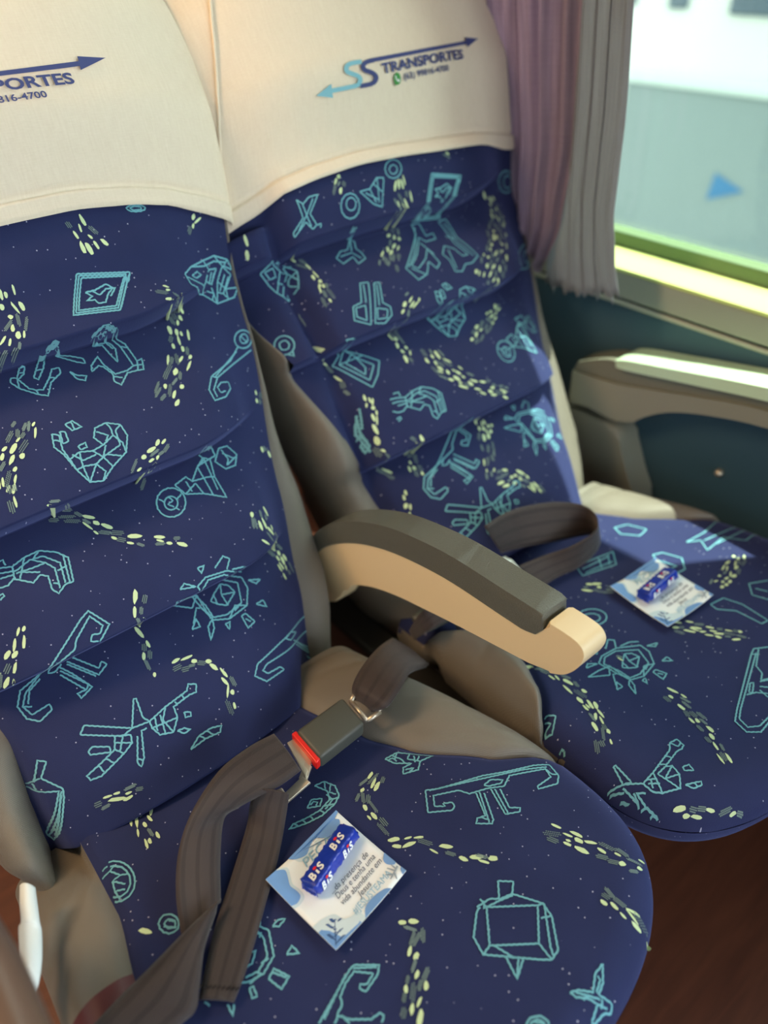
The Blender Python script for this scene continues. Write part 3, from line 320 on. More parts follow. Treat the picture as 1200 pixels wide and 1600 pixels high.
 'cush_B': [[[2256,1756],[2084,1867],[1988,1844],[1156,1549],[1000,1483],[965,1334],[1073,1237],[1310,1246]],[[2118,1827],[1862,1718],[1813,1621],[1708,1578],[1818,1526]],[[2046,1817],[1184,1524],[1061,1469],[1028,1357],[1134,1283],[1321,1278]],[[1589,1639],[1618,1613],[1485,1555],[1456,1580],[1589,1639]],[[1682,1579],[1811,1509]],[[1619,1545],[1700,1451]],[[1407,1581],[1514,1529],[1594,1436]],[[1988,1844],[2032,1796]],[[1573,1520],[1548,1411]],[[-344,2014],[-323,2003],[-346,1795],[-403,1845],[-344,2014]],[[-403,1845],[-287,1703],[-145,1699],[199,1736],[272,1784],[363,1760],[351,1674],[300,1663],[240,1680],[-2,1658],[62,1618],[32,1518],[-83,1427],[-232,1521],[-282,1592],[-288,1673],[-287,1703]],[[-145,1699],[-232,1521]],[[-248,1706],[-178,1647]],[[-258,1669],[-183,1588]],[[-2,1658],[-122,1660],[-91,1434]],[[62,1618],[-114,1583],[32,1518]],[[-260,1611],[-209,1680]],[[104,1728],[136,1681]],[[-14,1705],[30,1666]],[[272,1784],[298,1703],[353,1711]],[[-421,1827],[-420,1633],[-617,1385],[-368,1432],[-394,1570],[-381,1705],[-330,1636]],[[-428,1590],[-382,1553]],[[-515,1499],[-381,1489]],[[-393,1723],[-420,1633]],[[-403,1845],[-505,1926]],[[-438,1795],[-504,1896]],[[-658,1711],[-615,1655],[-461,1706],[-486,1783]],[[128,1540],[195,1515],[171,1447],[102,1509],[128,1540]],[[-22,1415],[118,1335],[96,1307],[8,1341],[-22,1415]],[[57,1375],[52,1331]],[[-439,930],[-468,927],[-509,942],[-555,971],[-597,1009],[-627,1049],[-639,1082],[-629,1103],[-601,1107],[-559,1092],[-511,1063],[-468,1025],[-438,985],[-428,951],[-439,930]],[[-464,953],[-487,954],[-522,971],[-560,1000],[-591,1034],[-607,1063],[-604,1080],[-582,1080],[-547,1062],[-508,1033],[-476,999],[-460,970],[-464,953]],[[-627,1080],[-548,1069]],[[-494,1005],[-510,959]],[[-499,2541],[-475,2539],[-471,2506],[-503,2479]],[[-390,2863],[-346,2874],[-301,2788],[-439,2706],[-475,2748],[-457,2781],[-382,2779],[-393,2844]],[[3237,3449],[3610,3409],[4278,3460],[4427,2944],[3877,2946],[3709,3180],[3289,3172],[3414,3340],[3237,3449]],[[3446,3312],[4083,3193]],[[3513,3162],[4130,3073]],[[2817,4304],[3006,4227],[3096,3978],[2905,3952],[2750,4153],[2817,4304]],[[2664,3592],[2798,3534],[2885,3302],[2715,3150],[2482,3188],[2562,3286],[2694,3253],[2608,3506],[2664,3592]],[[1754,4138],[2343,3990],[2148,3800],[1655,3960],[1754,4138]],[[1759,4040],[2212,3972]],[[1735,3971],[2173,3868]],[[2095,4038],[1961,3889]],[[2240,3993],[2088,3857]],[[3080,2469],[3323,2342],[3270,2188],[2983,2165],[2915,2337],[3080,2469]],[[2371,2583],[2593,2540],[2665,2327],[2639,1985],[2531,2009],[2503,2320],[2354,2487],[2371,2583]],[[3056,2371],[3122,2237]],[[1252,3288],[1190,3263],[1115,3267],[1042,3298],[986,3350],[957,3414],[960,3478],[997,3528],[1059,3554],[1134,3552],[1208,3520],[1266,3466],[1295,3401],[1290,3337],[1252,3288]],[[1187,3333],[1137,3320],[1076,3340],[1028,3384],[1011,3437],[1032,3479],[1083,3493],[1144,3473],[1193,3428],[1209,3374],[1187,3333]],[[593,2910],[703,2953],[926,2915],[1165,2757],[1160,2635],[1046,2491],[809,2464],[663,2529],[624,2682],[593,2910]],[[626,2864],[714,2919],[883,2893],[1093,2730],[1011,2540],[808,2510],[677,2551],[673,2687],[626,2864]],[[801,2740],[922,2800],[989,2751],[1011,2663],[860,2589],[784,2643],[801,2740]],[[922,2800],[873,2704],[872,2582]],[[873,2704],[1011,2663]],[[801,2740],[740,2696],[784,2643]],[[829,2991],[961,3058],[1011,3005],[932,2926]],[[678,3065],[748,3060],[688,3003],[678,3065]],[[436,2961],[495,2992],[581,2915],[436,2961]],[[346,2868],[506,2847],[644,2807],[546,2724],[346,2868]],[[436,2548],[523,2618],[516,2534],[436,2548]],[[474,2586],[579,2706],[613,2689]],[[582,2498],[537,2377],[627,2459],[658,2545],[582,2498]],[[745,2439],[751,2377],[800,2439],[745,2439]],[[933,2428],[986,2431],[1029,2317],[928,2296],[933,2428]],[[955,2387],[990,2337]],[[1146,2455],[1239,2454],[1238,2377],[1146,2455]],[[1215,2701],[1345,2647],[1275,2631],[1215,2701]],[[983,2902],[1113,2870],[1199,2804]],[[809,2464],[933,2550],[1046,2491]],[[902,2506],[1011,2540]],[[624,2682],[677,2551]],[[651,2819],[650,2699],[647,2552]]],
}
SHOALS = {
 'back_A': [[[[3309,4512],[3514,4397],[3391,4070],[3226,3800],[2867,3464]],107,125],[[[1839,4953],[1844,4755],[1854,4629],[1649,4386],[1562,4311]],100,100],[[[2688,3067],[2441,2941],[2256,2826]],53,109],[[[1524,3734],[1418,3613],[1236,3424],[1069,3164]],105,80],[[[2752,5402],[2780,5272],[2834,5087]],118,119],[[[4149,5262],[4053,5187],[3957,5074]],50,26],[[[4157,3264],[4106,3112]],48,57],[[[3917,2618],[3932,2524]],59,60],[[[1337,2868],[1566,2689],[1745,2458],[1974,2252],[2371,1995]],80,58],[[[1721,1739],[1625,1582],[1616,1357],[1500,952]],81,35],[[[1746,918],[1926,861],[2070,733],[2133,543],[2045,285]],68,56],[[[3333,1962],[3298,1710],[3475,1442],[3501,1117]],139,92],[[[659,1962],[519,1787],[322,1561]],50,83],[[[1136,3187],[1072,3075],[1018,2933]],49,40],[[[498,134],[692,116],[918,75]],71,48],[[[-476,-29],[-410,-37]],23,24]],
 'back_B': [[[[1022,5198],[868,5045]],76,51],[[[1874,5032],[1838,4821],[1884,4646]],82,184],[[[1902,4597],[1684,4406],[1349,4083]],68,123],[[[3792,4712],[3761,4388],[3380,3995],[2934,3629],[2642,3440]],129,208],[[[303,4621],[400,4358],[344,3909]],33,83],[[[1418,3606],[1169,3427],[1133,3227]],100,67],[[[1150,3220],[1093,2883]],88,51],[[[3013,3153],[2612,2975],[2160,2794]],54,101],[[[1446,2919],[1469,2644],[1743,2281],[2168,1978]],161,89],[[[85,3961],[53,3604],[151,3200],[175,2793]],14,17],[[[347,2674],[272,2355]],53,51],[[[228,2299],[192,2019],[357,1615]],26,39],[[[620,1969],[672,1742],[603,1502]],48,87],[[[1893,1752],[1718,1464],[1444,1063]],128,66],[[[2771,5188],[2829,5152]],50,49],[[[-330,4933],[-349,4740]],29,35],[[[1542,975],[1845,889],[2038,556]],124,90],[[[375,1372],[281,1047]],50,27]],
 'cush_A': [[[[2832,3532],[2683,3469],[2493,3385],[2476,3190],[2438,3022]],99,56],[[[2417,2833],[2600,2716],[2705,2544],[2823,2362],[3026,2109]],70,37],[[[2004,2280],[2077,2148],[1891,2023]],52,41],[[[1900,1930],[1768,1837],[1571,1694]],75,97],[[[3564,2076],[3651,1907],[3782,1627],[3890,1390],[4013,1251]],87,75],[[[3486,1303],[3496,1161],[3543,985],[3534,836]],70,52],[[[1006,4909],[816,4713],[772,4349]],133,79],[[[335,3668],[351,3653]],19,19],[[[2927,2251],[3025,2137]],32,23]],
 'cush_B': [[[[57,3450],[110,3115],[94,2770],[5,2510],[-230,2209]],58,93],[[[820,2173],[791,1920],[704,1668],[511,1285]],102,52],[[[-254,1332],[-112,1209],[90,1050],[278,920]],43,21],[[[1742,2668],[1926,2400],[2195,2026]],111,78],[[[3521,2843],[3095,2739],[2747,2716]],106,89],[[[1508,3797],[1717,3515]],112,74],[[[50,3432],[103,3200]],34,56],[[[817,2860],[831,2783]],30,30]],
}

LOGO_POLYS = [(0, [(-0.02861, 0.00294), (0.0, 0.0), (-0.03123, -0.00922)]), (1, [(-0.26426, -0.01035), (-0.26523, -0.02266), (-0.28717, -0.01618)])]
LOGO_STRIPS = [(0, [(-0.20166, 0.00212), (-0.19591, 0.00185), (-0.19011, 0.00158), (-0.18427, 0.00131), (-0.17837, 0.00105), (-0.17243, 0.00079), (-0.16645, 0.00053), (-0.16043, 0.00027), (-0.15437, 1e-05), (-0.14825, -0.00024), (-0.14208, -0.00049), (-0.13585, -0.00074), (-0.12955, -0.00097), (-0.12319, -0.00119), (-0.11674, -0.00139), (-0.11014, -0.00155), (-0.10346, -0.0017), (-0.09667, -0.00182), (-0.08978, -0.00191), (-0.08277, -0.00198), (-0.07564, -0.00202), (-0.06836, -0.00203), (-0.06093, -0.00199), (-0.05333, -0.00191), (-0.04555, -0.00178), (-0.03757, -0.00159), (-0.02935, -0.00134)], [(-0.20311, -0.00177), (-0.19731, -0.00205), (-0.19145, -0.00231), (-0.18554, -0.00258), (-0.17959, -0.00284), (-0.17359, -0.0031), (-0.16755, -0.00335), (-0.16147, -0.00361), (-0.15534, -0.00387), (-0.14916, -0.00412), (-0.14293, -0.00437), (-0.13664, -0.00461), (-0.13028, -0.00484), (-0.12386, -0.00507), (-0.11736, -0.00528), (-0.11079, -0.00547), (-0.10412, -0.00566), (-0.09737, -0.00582), (-0.09052, -0.00596), (-0.08356, -0.00608), (-0.07648, -0.00617), (-0.06927, -0.00623), (-0.06192, -0.00626), (-0.05442, -0.00625), (-0.04656, -0.00611), (-0.03848, -0.00592), (-0.03017, -0.00566)]), (0, [(-0.19677, 0.00185), (-0.19829, 0.00191), (-0.20053, 0.002), (-0.20306, 0.00207), (-0.20538, 0.00205), (-0.20737, 0.00194), (-0.20928, 0.00176), (-0.2112, 0.00145), (-0.21305, 0.00093), (-0.21468, 0.00019), (-0.21607, -0.00071), (-0.21718, -0.00179), (-0.21785, -0.00306), (-0.21795, -0.00438), (-0.21758, -0.0057), (-0.21674, -0.00702), (-0.21534, -0.00831), (-0.21339, -0.0094), (-0.21132, -0.01022), (-0.20943, -0.0109), (-0.20785, -0.01155), (-0.2063, -0.01229), (-0.20472, -0.01305), (-0.20344, -0.01374), (-0.20257, -0.01434), (-0.20195, -0.01493), (-0.20149, -0.01551), (-0.20127, -0.01599), (-0.20124, -0.01633), (-0.20142, -0.01675), (-0.20188, -0.01732), (-0.20254, -0.01785), (-0.20333, -0.01827), (-0.20412, -0.01856), (-0.20496, -0.01875), (-0.20628, -0.01888), (-0.2084, -0.01894), (-0.21197, -0.01883), (-0.21663, -0.01855), (-0.22111, -0.01823), (-0.2242, -0.01802)], [(-0.19695, -0.00248), (-0.19849, -0.00241), (-0.20066, -0.00232), (-0.20292, -0.00225), (-0.2048, -0.00226), (-0.20632, -0.00234), (-0.2077, -0.00246), (-0.20875, -0.00262), (-0.20949, -0.00282), (-0.21013, -0.00311), (-0.21071, -0.00349), (-0.21109, -0.00384), (-0.21122, -0.00408), (-0.21123, -0.00438), (-0.2111, -0.00484), (-0.21081, -0.00531), (-0.21043, -0.00569), (-0.20965, -0.00611), (-0.20816, -0.00669), (-0.2062, -0.00741), (-0.20421, -0.00823), (-0.20241, -0.00908), (-0.20061, -0.00996), (-0.19881, -0.01095), (-0.19721, -0.01207), (-0.19596, -0.01325), (-0.195, -0.0145), (-0.1944, -0.01585), (-0.19431, -0.01726), (-0.19483, -0.0186), (-0.19579, -0.01981), (-0.19711, -0.02088), (-0.1987, -0.02173), (-0.20042, -0.02235), (-0.20236, -0.02278), (-0.20466, -0.02302), (-0.20751, -0.02309), (-0.21153, -0.02295), (-0.21639, -0.02265), (-0.22094, -0.02232), (-0.22403, -0.0221)]), (1, [(-0.21479, 0.00347), (-0.2176, 0.00369), (-0.22167, 0.00403), (-0.22602, 0.00434), (-0.22968, 0.00448), (-0.23243, 0.00441), (-0.23475, 0.00419), (-0.23682, 0.00376), (-0.23873, 0.00309), (-0.24039, 0.00211), (-0.24161, 0.00091), (-0.24238, -0.00033), (-0.24274, -0.00159), (-0.24262, -0.00286), (-0.242, -0.0041), (-0.24096, -0.00521), (-0.23954, -0.00626), (-0.23766, -0.00727), (-0.23551, -0.00821), (-0.23342, -0.00906), (-0.2316, -0.00985), (-0.22993, -0.01061), (-0.22838, -0.0113), (-0.22724, -0.01187), (-0.22654, -0.01235), (-0.22603, -0.01288), (-0.22565, -0.01344), (-0.2255, -0.0139), (-0.22552, -0.01422), (-0.22579, -0.01465), (-0.22641, -0.01523), (-0.22726, -0.01577), (-0.22835, -0.01621), (-0.22911, -0.01647), (-0.2293, -0.01653), (-0.23068, -0.01656), (-0.23426, -0.01646), (-0.24128, -0.01609), (-0.25062, -0.01548), (-0.2596, -0.01481), (-0.26567, -0.01433)], [(-0.21538, -0.00079), (-0.2182, -0.00057), (-0.22223, -0.00023), (-0.22637, 8e-05), (-0.22958, 0.00021), (-0.23164, 0.00017), (-0.23312, 3e-05), (-0.23413, -0.00017), (-0.23484, -0.00041), (-0.23539, -0.00073), (-0.23586, -0.00121), (-0.23619, -0.00175), (-0.2363, -0.00217), (-0.23629, -0.00238), (-0.23618, -0.00259), (-0.23586, -0.00293), (-0.23524, -0.0034), (-0.23406, -0.00403), (-0.23226, -0.00481), (-0.23015, -0.00567), (-0.22817, -0.00654), (-0.22645, -0.00732), (-0.22472, -0.0081), (-0.22295, -0.00901), (-0.22136, -0.01012), (-0.22014, -0.01136), (-0.21927, -0.01267), (-0.21882, -0.01408), (-0.21895, -0.01555), (-0.21974, -0.01688), (-0.22097, -0.01805), (-0.22257, -0.01907), (-0.22432, -0.0198), (-0.22573, -0.02027), (-0.22751, -0.0206), (-0.22988, -0.02066), (-0.23381, -0.02054), (-0.24099, -0.02016), (-0.25044, -0.01952), (-0.25946, -0.01884), (-0.26556, -0.01835)])]
# ---- materials -------------------------------------------------------------
def velvet():
    m = material('blue_velvet', (.016, .022, .105, 1), .85, sheen=.32, spec=.2, tint=(.34, .42, 1, 1)); k = NT(m)
    tc = k.n('TexCoord'); 
    vo = k.n('TexVoronoi', i_Scale=132., i_Randomness=.75); k.l(tc.outputs['UV'], vo.inputs['Vector'])
    d = k.math('LESS_THAN', vo.outputs['Distance'], .088)
    vs = k.n('TexVoronoi', i_Scale=132., i_Randomness=.75); k.l(tc.outputs['UV'], vs.inputs['Vector'])
    keep = k.math('GREATER_THAN', vs.outputs['Color'], .18)
    d = k.math('MULTIPLY', d, keep)
    no = k.n('TexNoise', i_Scale=14., i_Detail=4.); k.l(tc.outputs['UV'], no.inputs['Vector'])
    base = k.mix(no.outputs['Fac'], (.014, .019, .068, 1), (.023, .031, .104, 1))
    k.l(k.mix(d, base, (.42, .44, .58, 1)), k.b.inputs['Base Color'])
    fi = k.n('TexNoise', i_Scale=900., i_Detail=2.); k.l(tc.outputs['UV'], fi.inputs['Vector'])
    k.bump(fi.outputs['Fac'], .35, .0006)
    return m
def woven(name, a, b, scale=520., rough=.7, sheen=.15, strength=.3):
    m = material(name, a, rough, sheen=sheen, spec=.3); k = NT(m); tc = k.n('TexCoord')
    mp = k.n('Mapping'); k.l(tc.outputs['UV'], mp.inputs[0]); mp.inputs['Rotation'].default_value = (0, 0, .6)
    w = k.n('TexWave', i_Scale=scale/6.283, i_Distortion=.6); k.l(mp.outputs[0], w.inputs['Vector'])
    w2 = k.n('TexWave', i_Scale=scale/6.283, i_Distortion=.6, bands_direction='Y'); k.l(mp.outputs[0], w2.inputs['Vector'])
    h = k.math('MULTIPLY', w.outputs['Fac'], w2.outputs['Fac'])
    no = k.n('TexNoise', i_Scale=9., i_Detail=5.); k.l(tc.outputs['UV'], no.inputs['Vector'])
    f = k.math('ADD', k.math('MULTIPLY', h, .5), k.math('MULTIPLY', no.outputs['Fac'], .5))
    k.l(k.mix(f, a, b), k.b.inputs['Base Color']); k.bump(h, strength, .0006)
    return m
def linen():
    m = material('cream_linen', srgb(222, 208, 186), .8, sheen=.2, spec=.25); k = NT(m); tc = k.n('TexCoord')
    mp = k.n('Mapping', i_Scale=(40, 260, 1)); k.l(tc.outputs['UV'], mp.inputs[0])
    no = k.n('TexNoise', i_Scale=3., i_Detail=5., i_Roughness=.6); k.l(mp.outputs[0], no.inputs['Vector'])
    mp2 = k.n('Mapping', i_Scale=(220, 30, 1)); k.l(tc.outputs['UV'], mp2.inputs[0])
    n2 = k.n('TexNoise', i_Scale=2., i_Detail=4.); k.l(mp2.outputs[0], n2.inputs['Vector'])
    f = k.math('ADD', k.math('MULTIPLY', no.outputs['Fac'], .5), k.math('MULTIPLY', n2.outputs['Fac'], .5))
    k.l(k.mix(f, srgb(216, 200, 176), srgb(240, 228, 208)), k.b.inputs['Base Color']); k.bump(f, .35, .0012)
    return m
def plastic(name, col, rough, noise=0., bumpd=.0004, scale=900., **kw):
    m = material(name, col, rough, **kw)
    if noise:
        k = NT(m); tc = k.n('TexCoord'); no = k.n('TexNoise', i_Scale=scale, i_Detail=2.); k.l(tc.outputs['Object'], no.inputs['Vector'])
        k.bump(no.outputs['Fac'], noise, bumpd)
    return m
VELVET = velvet()
TEAL = material('teal_yarn', srgb(112, 176, 190), .8, sheen=.2, spec=.2)
LIME = material('pale_green_yarn', srgb(202, 222, 174), .8, sheen=.2, spec=.2)
GREYY = material('grey_green_yarn', srgb(112, 132, 132), .8, sheen=.2, spec=.2)
LEATHER = woven('taupe_leatherette', srgb(100, 95, 87), srgb(140, 133, 122), scale=1500., rough=.42, sheen=.1, strength=.35)
LINEN = linen()
NAVY = material('navy_print', srgb(58, 68, 122), .7); SKY = material('light_blue_print', srgb(128, 186, 200), .7)
GREEN = material('green_print', srgb(52, 140, 62), .7); WHITE = material('white_print', srgb(240, 244, 244), .6)
SHELL = plastic('black_plastic', srgb(34, 33, 32), .5)
BEIGE = plastic('beige_plastic', srgb(234, 210, 166), .32, .05)
PAD = plastic('grey_soft_plastic', srgb(100, 100, 90), .28, 1., .0012, 1100., coat=.25)
STRAP = woven('brown_webbing', srgb(46, 38, 38), srgb(80, 68, 66), scale=2600., rough=.36, sheen=.2, strength=.5)
k = NT(STRAP); tc_ = k.n('TexCoord'); sx = k.n('SeparateXYZ'); k.l(tc_.outputs['UV'], sx.inputs[0])
fr_ = k.math('FRACT', k.math('DIVIDE', sx.outputs[0], .0155)); st_ = k.math('LESS_THAN', k.math('ABSOLUTE', k.math('SUBTRACT', fr_, .5)), .14)
src_ = k.b.inputs['Base Color'].links[0].from_socket
k.l(k.mix(k.math('MULTIPLY', st_, .55), src_, srgb(38, 31, 32)), k.b.inputs['Base Color'])
METAL = plastic('worn_steel', srgb(214, 202, 182), .36, .1, metal=.75)
BUCKLE = plastic('grey_buckle_plastic', srgb(72, 74, 68), .5, .2, .0004)
RED = plastic('red_plastic', srgb(226, 34, 26), .35)
# ---- END MATERIALS

# ---- the bus: floor, window wall, ceiling ----------------------------------
def wood():
    m = material('brown_vinyl_floor', (.1, .04, .03, 1), .45); k = NT(m); tc = k.n('TexCoord')
    mp = k.n('Mapping', i_Scale=(3, 26, 1)); mp.inputs['Rotation'].default_value = (0, 0, .12); k.l(tc.outputs['Object'], mp.inputs[0])
    n = k.n('TexNoise', i_Scale=2.5, i_Detail=6., i_Distortion=.6); k.l(mp.outputs[0], n.inputs['Vector'])
    k.l(k.mix(n.outputs['Fac'], srgb(70, 34, 24), srgb(124, 72, 50)), k.b.inputs['Base Color'])
    return m
mb = MB(); mb.box((-.15, 0, -1.16), (2.6, 6, .04)); struct(mb.build('floor', wood()))
TEALW = plastic('dark_teal_wall_panel', srgb(46, 76, 90), .55, .15, .001, 300.)
mb = MB(); mb.box((1.03, -.2, -.80), (.08, 6.2, .69))
wall = struct(mb.build('wall_right', TEALW))
mb = MB()
b = mb
b.tube([(.99, .40, -.655), (.984, .40, -.655), (.981, .40, -.655)], [.006, .0055, .003], 14)
mb.build('screw_head', METAL, wall)
SILL = plastic('pale_sill_paint', srgb(206, 212, 168), .4, coat=.3)
mb = MB()
mb.prism([(1.10, -.402), (.989, -.402), (.9835, -.4045), (.9835, -.409), (1.10, -.409)], -3.2, 2.9, axis='y')
struct(mb.build('trim_1', [plastic('sunlit_sill_top', srgb(186, 196, 122), .45)], auto=30))  # sill top: yellow-green of the sunlight is put into its colour
mb = MB(); mb.box((1.042, -.15, -.4285), (.115, 6.1, .039), bevel=.004); struct(mb.build('trim_4', plastic('shaded_sill_face', srgb(140, 142, 130), .5)))  # same sill's front face, its shade put into a darker grey
mb = MB(); mb.tube([(.987, y, -.4545) for y in (-3.2, -1, 0, 1, 2.9)], .0038, 8); struct(mb.build('trim_2', plastic('pale_cord', srgb(158, 160, 146), .6)))
FRAME = plastic('green_window_frame', srgb(86, 108, 70), .5)
mb = MB()
for (y, z, sy, sz) in ((.9, -.392, 1.55, .022), (.9, .735, 1.60, .03), (.105, .17, .05, 1.16), (1.65, .17, .05, 1.16)):
    mb.box((1.075, y, z), (.03, sy, sz), bevel=.002)
win = struct(mb.build('window_1', FRAME))
def glass():
    m = bpy.data.materials.new('window_glass'); m.use_nodes = True; t = m.node_tree; t.nodes.clear()
    o = t.nodes.new('ShaderNodeOutputMaterial'); a = t.nodes.new('ShaderNodeBsdfTransparent'); g = t.nodes.new('ShaderNodeBsdfGlossy'); x = t.nodes.new('ShaderNodeMixShader')
    a.inputs[0].default_value = (.90, .97, .90, 1); g.inputs['Roughness'].default_value = .02
    x.inputs[0].default_value = .06
    t.links.new(a.outputs[0], x.inputs[1]); t.links.new(g.outputs[0], x.inputs[2]); t.links.new(x.outputs[0], o.inputs[0]); return m
GLASS = glass()
mb = MB(); mb.box((1.078, .9, .17), (.005, 1.6, 1.12)); mb.build('pane', GLASS, win)
WP = plastic('grey_wall_paint', srgb(150, 150, 142), .6)
mb = MB(); mb.box((1.05, .9, .77), (.10, 4.0, .06)); mb.box((1.05, -.22, .17), (.10, .60, 1.16)); mb.box((1.05, 2.3, .17), (.10, 1.25, 1.16)); mb.box((1.05, -2.3, .77), (.1, 2.4, .06))
struct(mb.build('trim_3', WP))
mb = MB(); mb.box((-.15, 0, .80), (2.6, 6.2, .05)); struct(mb.build('ceiling', plastic('ceiling_panel', srgb(120, 116, 110), .7)))
mb = MB(); mb.box((-1.40, 0, -.63), (.06, 6.2, 1.06)); mb.box((-1.40, 0, .52), (.06, 6.2, .56))
for y in (-1.9, -.2, 1.5): mb.box((-1.40, y, .05), (.06, .5, .50))
struct(mb.build('wall_left', WP))
mb = MB(); mb.box((-.85, -3.05, -.6), (1.2, .06, 1.1)); mb.box((.5, -3.05, -.85), (1.2, .06, .6)); struct(mb.build('wall_front', WP))
mb = MB(); mb.box((-.15, 2.95, -.2), (2.6, .06, 2.0)); struct(mb.build('wall_back', WP))
# ---- outside ----------------------------------------------------------------
mb = MB(); mb.box((14, 4, -2.36), (30, 40, .1)); struct(mb.build('ground', plastic('asphalt', srgb(120, 122, 122), .9)))

SEAM = [(0.0124, 0.7351), (0.0098, 0.7286), (0.0061, 0.7194), (0.0029, 0.71), (0.0001, 0.7013), (-0.002, 0.6938), (-0.0039, 0.6865), (-0.0058, 0.6792), (-0.0078, 0.6716), (-0.01, 0.6633), (-0.0125, 0.6545), (-0.0151, 0.6455), (-0.0178, 0.6365), (-0.0204, 0.6277), (-0.0223, 0.6194), (-0.0242, 0.6112), (-0.026, 0.603), (-0.0277, 0.5949), (-0.0294, 0.5867), (-0.0311, 0.5784), (-0.0329, 0.5697), (-0.0351, 0.5597), (-0.0376, 0.5488), (-0.0399, 0.5387), (-0.0415, 0.5317)]
# ---- seats -----------------------------------------------------------------
def figures(mb, key, mapf, cut=lambda u, v: True):
    """woven outline figures and shoals, as thin ribbons lying on the cloth"""
    rn = random.Random(key)
    def stroke(pts, hw, m):
        P = [Vector((p[0]/1e4, p[1]/1e4)) for p in pts]; S = []
        for a, b in zip(P, P[1:]):
            n = max(1, int((b-a).length/.0022))
            S += [a.lerp(b, i/n) for i in range(n)]
        S.append(P[-1])
        if len(S) < 2: return
        prev = None
        for i, p in enumerate(S):
            t = S[min(i+1, len(S)-1)]-S[max(i-1, 0)]
            if t.length < 1e-7: continue
            t.normalize(); nn = Vector((-t.y, t.x))
            j = (.00022 if i % 2 else -.00022)
            a = p+nn*(hw+j); b = p-nn*(hw-j)
            if not cut(p.x, p.y): prev = None; continue
            cur = (mb.vert(mapf(a.x, a.y)), mb.vert(mapf(b.x, b.y)))
            if prev: mb.face((prev[0], prev[1], cur[1], cur[0]), m, False)
            prev = cur
    for l in FIGURES[key]: stroke(l, .00080, 1)
    for spine, w0, w1 in SHOALS[key]:
        P = [Vector((p[0]/1e4, p[1]/1e4, 0)) for p in spine]
        cv = catmull(P, 14); cum = [0]
        for a, b in zip(cv, cv[1:]): cum.append(cum[-1]+(b-a).length)
        L = cum[-1]; placed = []
        tries = int(60+L*900)
        for _ in range(tries):
            s = rn.random()*L; i = max(k for k in range(len(cum)-1) if cum[k] <= s)
            t = (cv[i+1]-cv[i]).normalized(); nn = Vector((-t.y, t.x, 0))
            w = 1.15*(w0+(w1-w0)*s/L)/1e4
            ln = rn.uniform(.003, .0085); wd = rn.uniform(.0012, .0026)
            c = cv[i]+t*(s-cum[i])+nn*rn.uniform(-1, 1)*max(0, w*.95-wd*.6)
            ang = math.atan2(t.y, t.x)+rn.uniform(-.3, .3)
            d = Vector((math.cos(ang), math.sin(ang), 0)); e = Vector((-d.y, d.x, 0))
            ok = True
            for c2, ln2, wd2 in placed:
                q = c-c2
                if abs(q.dot(d)) < (ln+ln2)*.82 and abs(q.dot(e)) < (wd+wd2)*1.12: ok = False; break
            if not ok or not cut(c.x, c.y): continue
            placed.append((c, ln, wd))
            if rn.random() < .62:
                pts = []
                for k in range(9):
                    a = 2*math.pi*k/9; r = rn.uniform(.8, 1.08)
                    pts.append(c+d*math.cos(a)*ln*r*.93+e*math.sin(a)*wd*r)
                mb.face([mb.vert(mapf(p.x, p.y)) for p in pts], 2, False)
            else:
                for gx in range(-4, 5):
                    for gy in (-1, 0, 1):
                        q = c+d*(gx+.4*gy)*ln*.23+e*gy*wd*.75
                        if abs(gx) == 4 and gy: continue
                        h = .00045
                        mb.face([mb.vert(mapf((q+d*sx*h*1.5+e*sy*h).x, (q+d*sx*h*1.5+e*sy*h).y)) for sx, sy in ((-1, -1), (1, -1), (1, 1), (-1, 1))], 3, False)
HEM = {'A': [(-.06, .512), (.0, .518), (.1, .530), (.2042, .5454), (.2804, .5461), (.3348, .5419), (.3784, .5362), (.417, .5276), (.4443, .521), (.47, .512)],
       'B': [(-.0471, .5092), (-.0196, .5125), (.0222, .5195), (.0776, .5245), (.1369, .5277), (.1998, .5263), (.2675, .5225), (.4075, .5183), (.48, .516)]}
LOGO_AT = {'A': (.35673, .66380, .04711), 'B': (.37320, .64029, .07554)}
WB = [(-.06, .012), (-.03, .030), (.0, .046), (.05, .056), (.1, .055), (.2, .040), (.3, .016), (.37, .004), (.42, .0012), (.9, .001)]
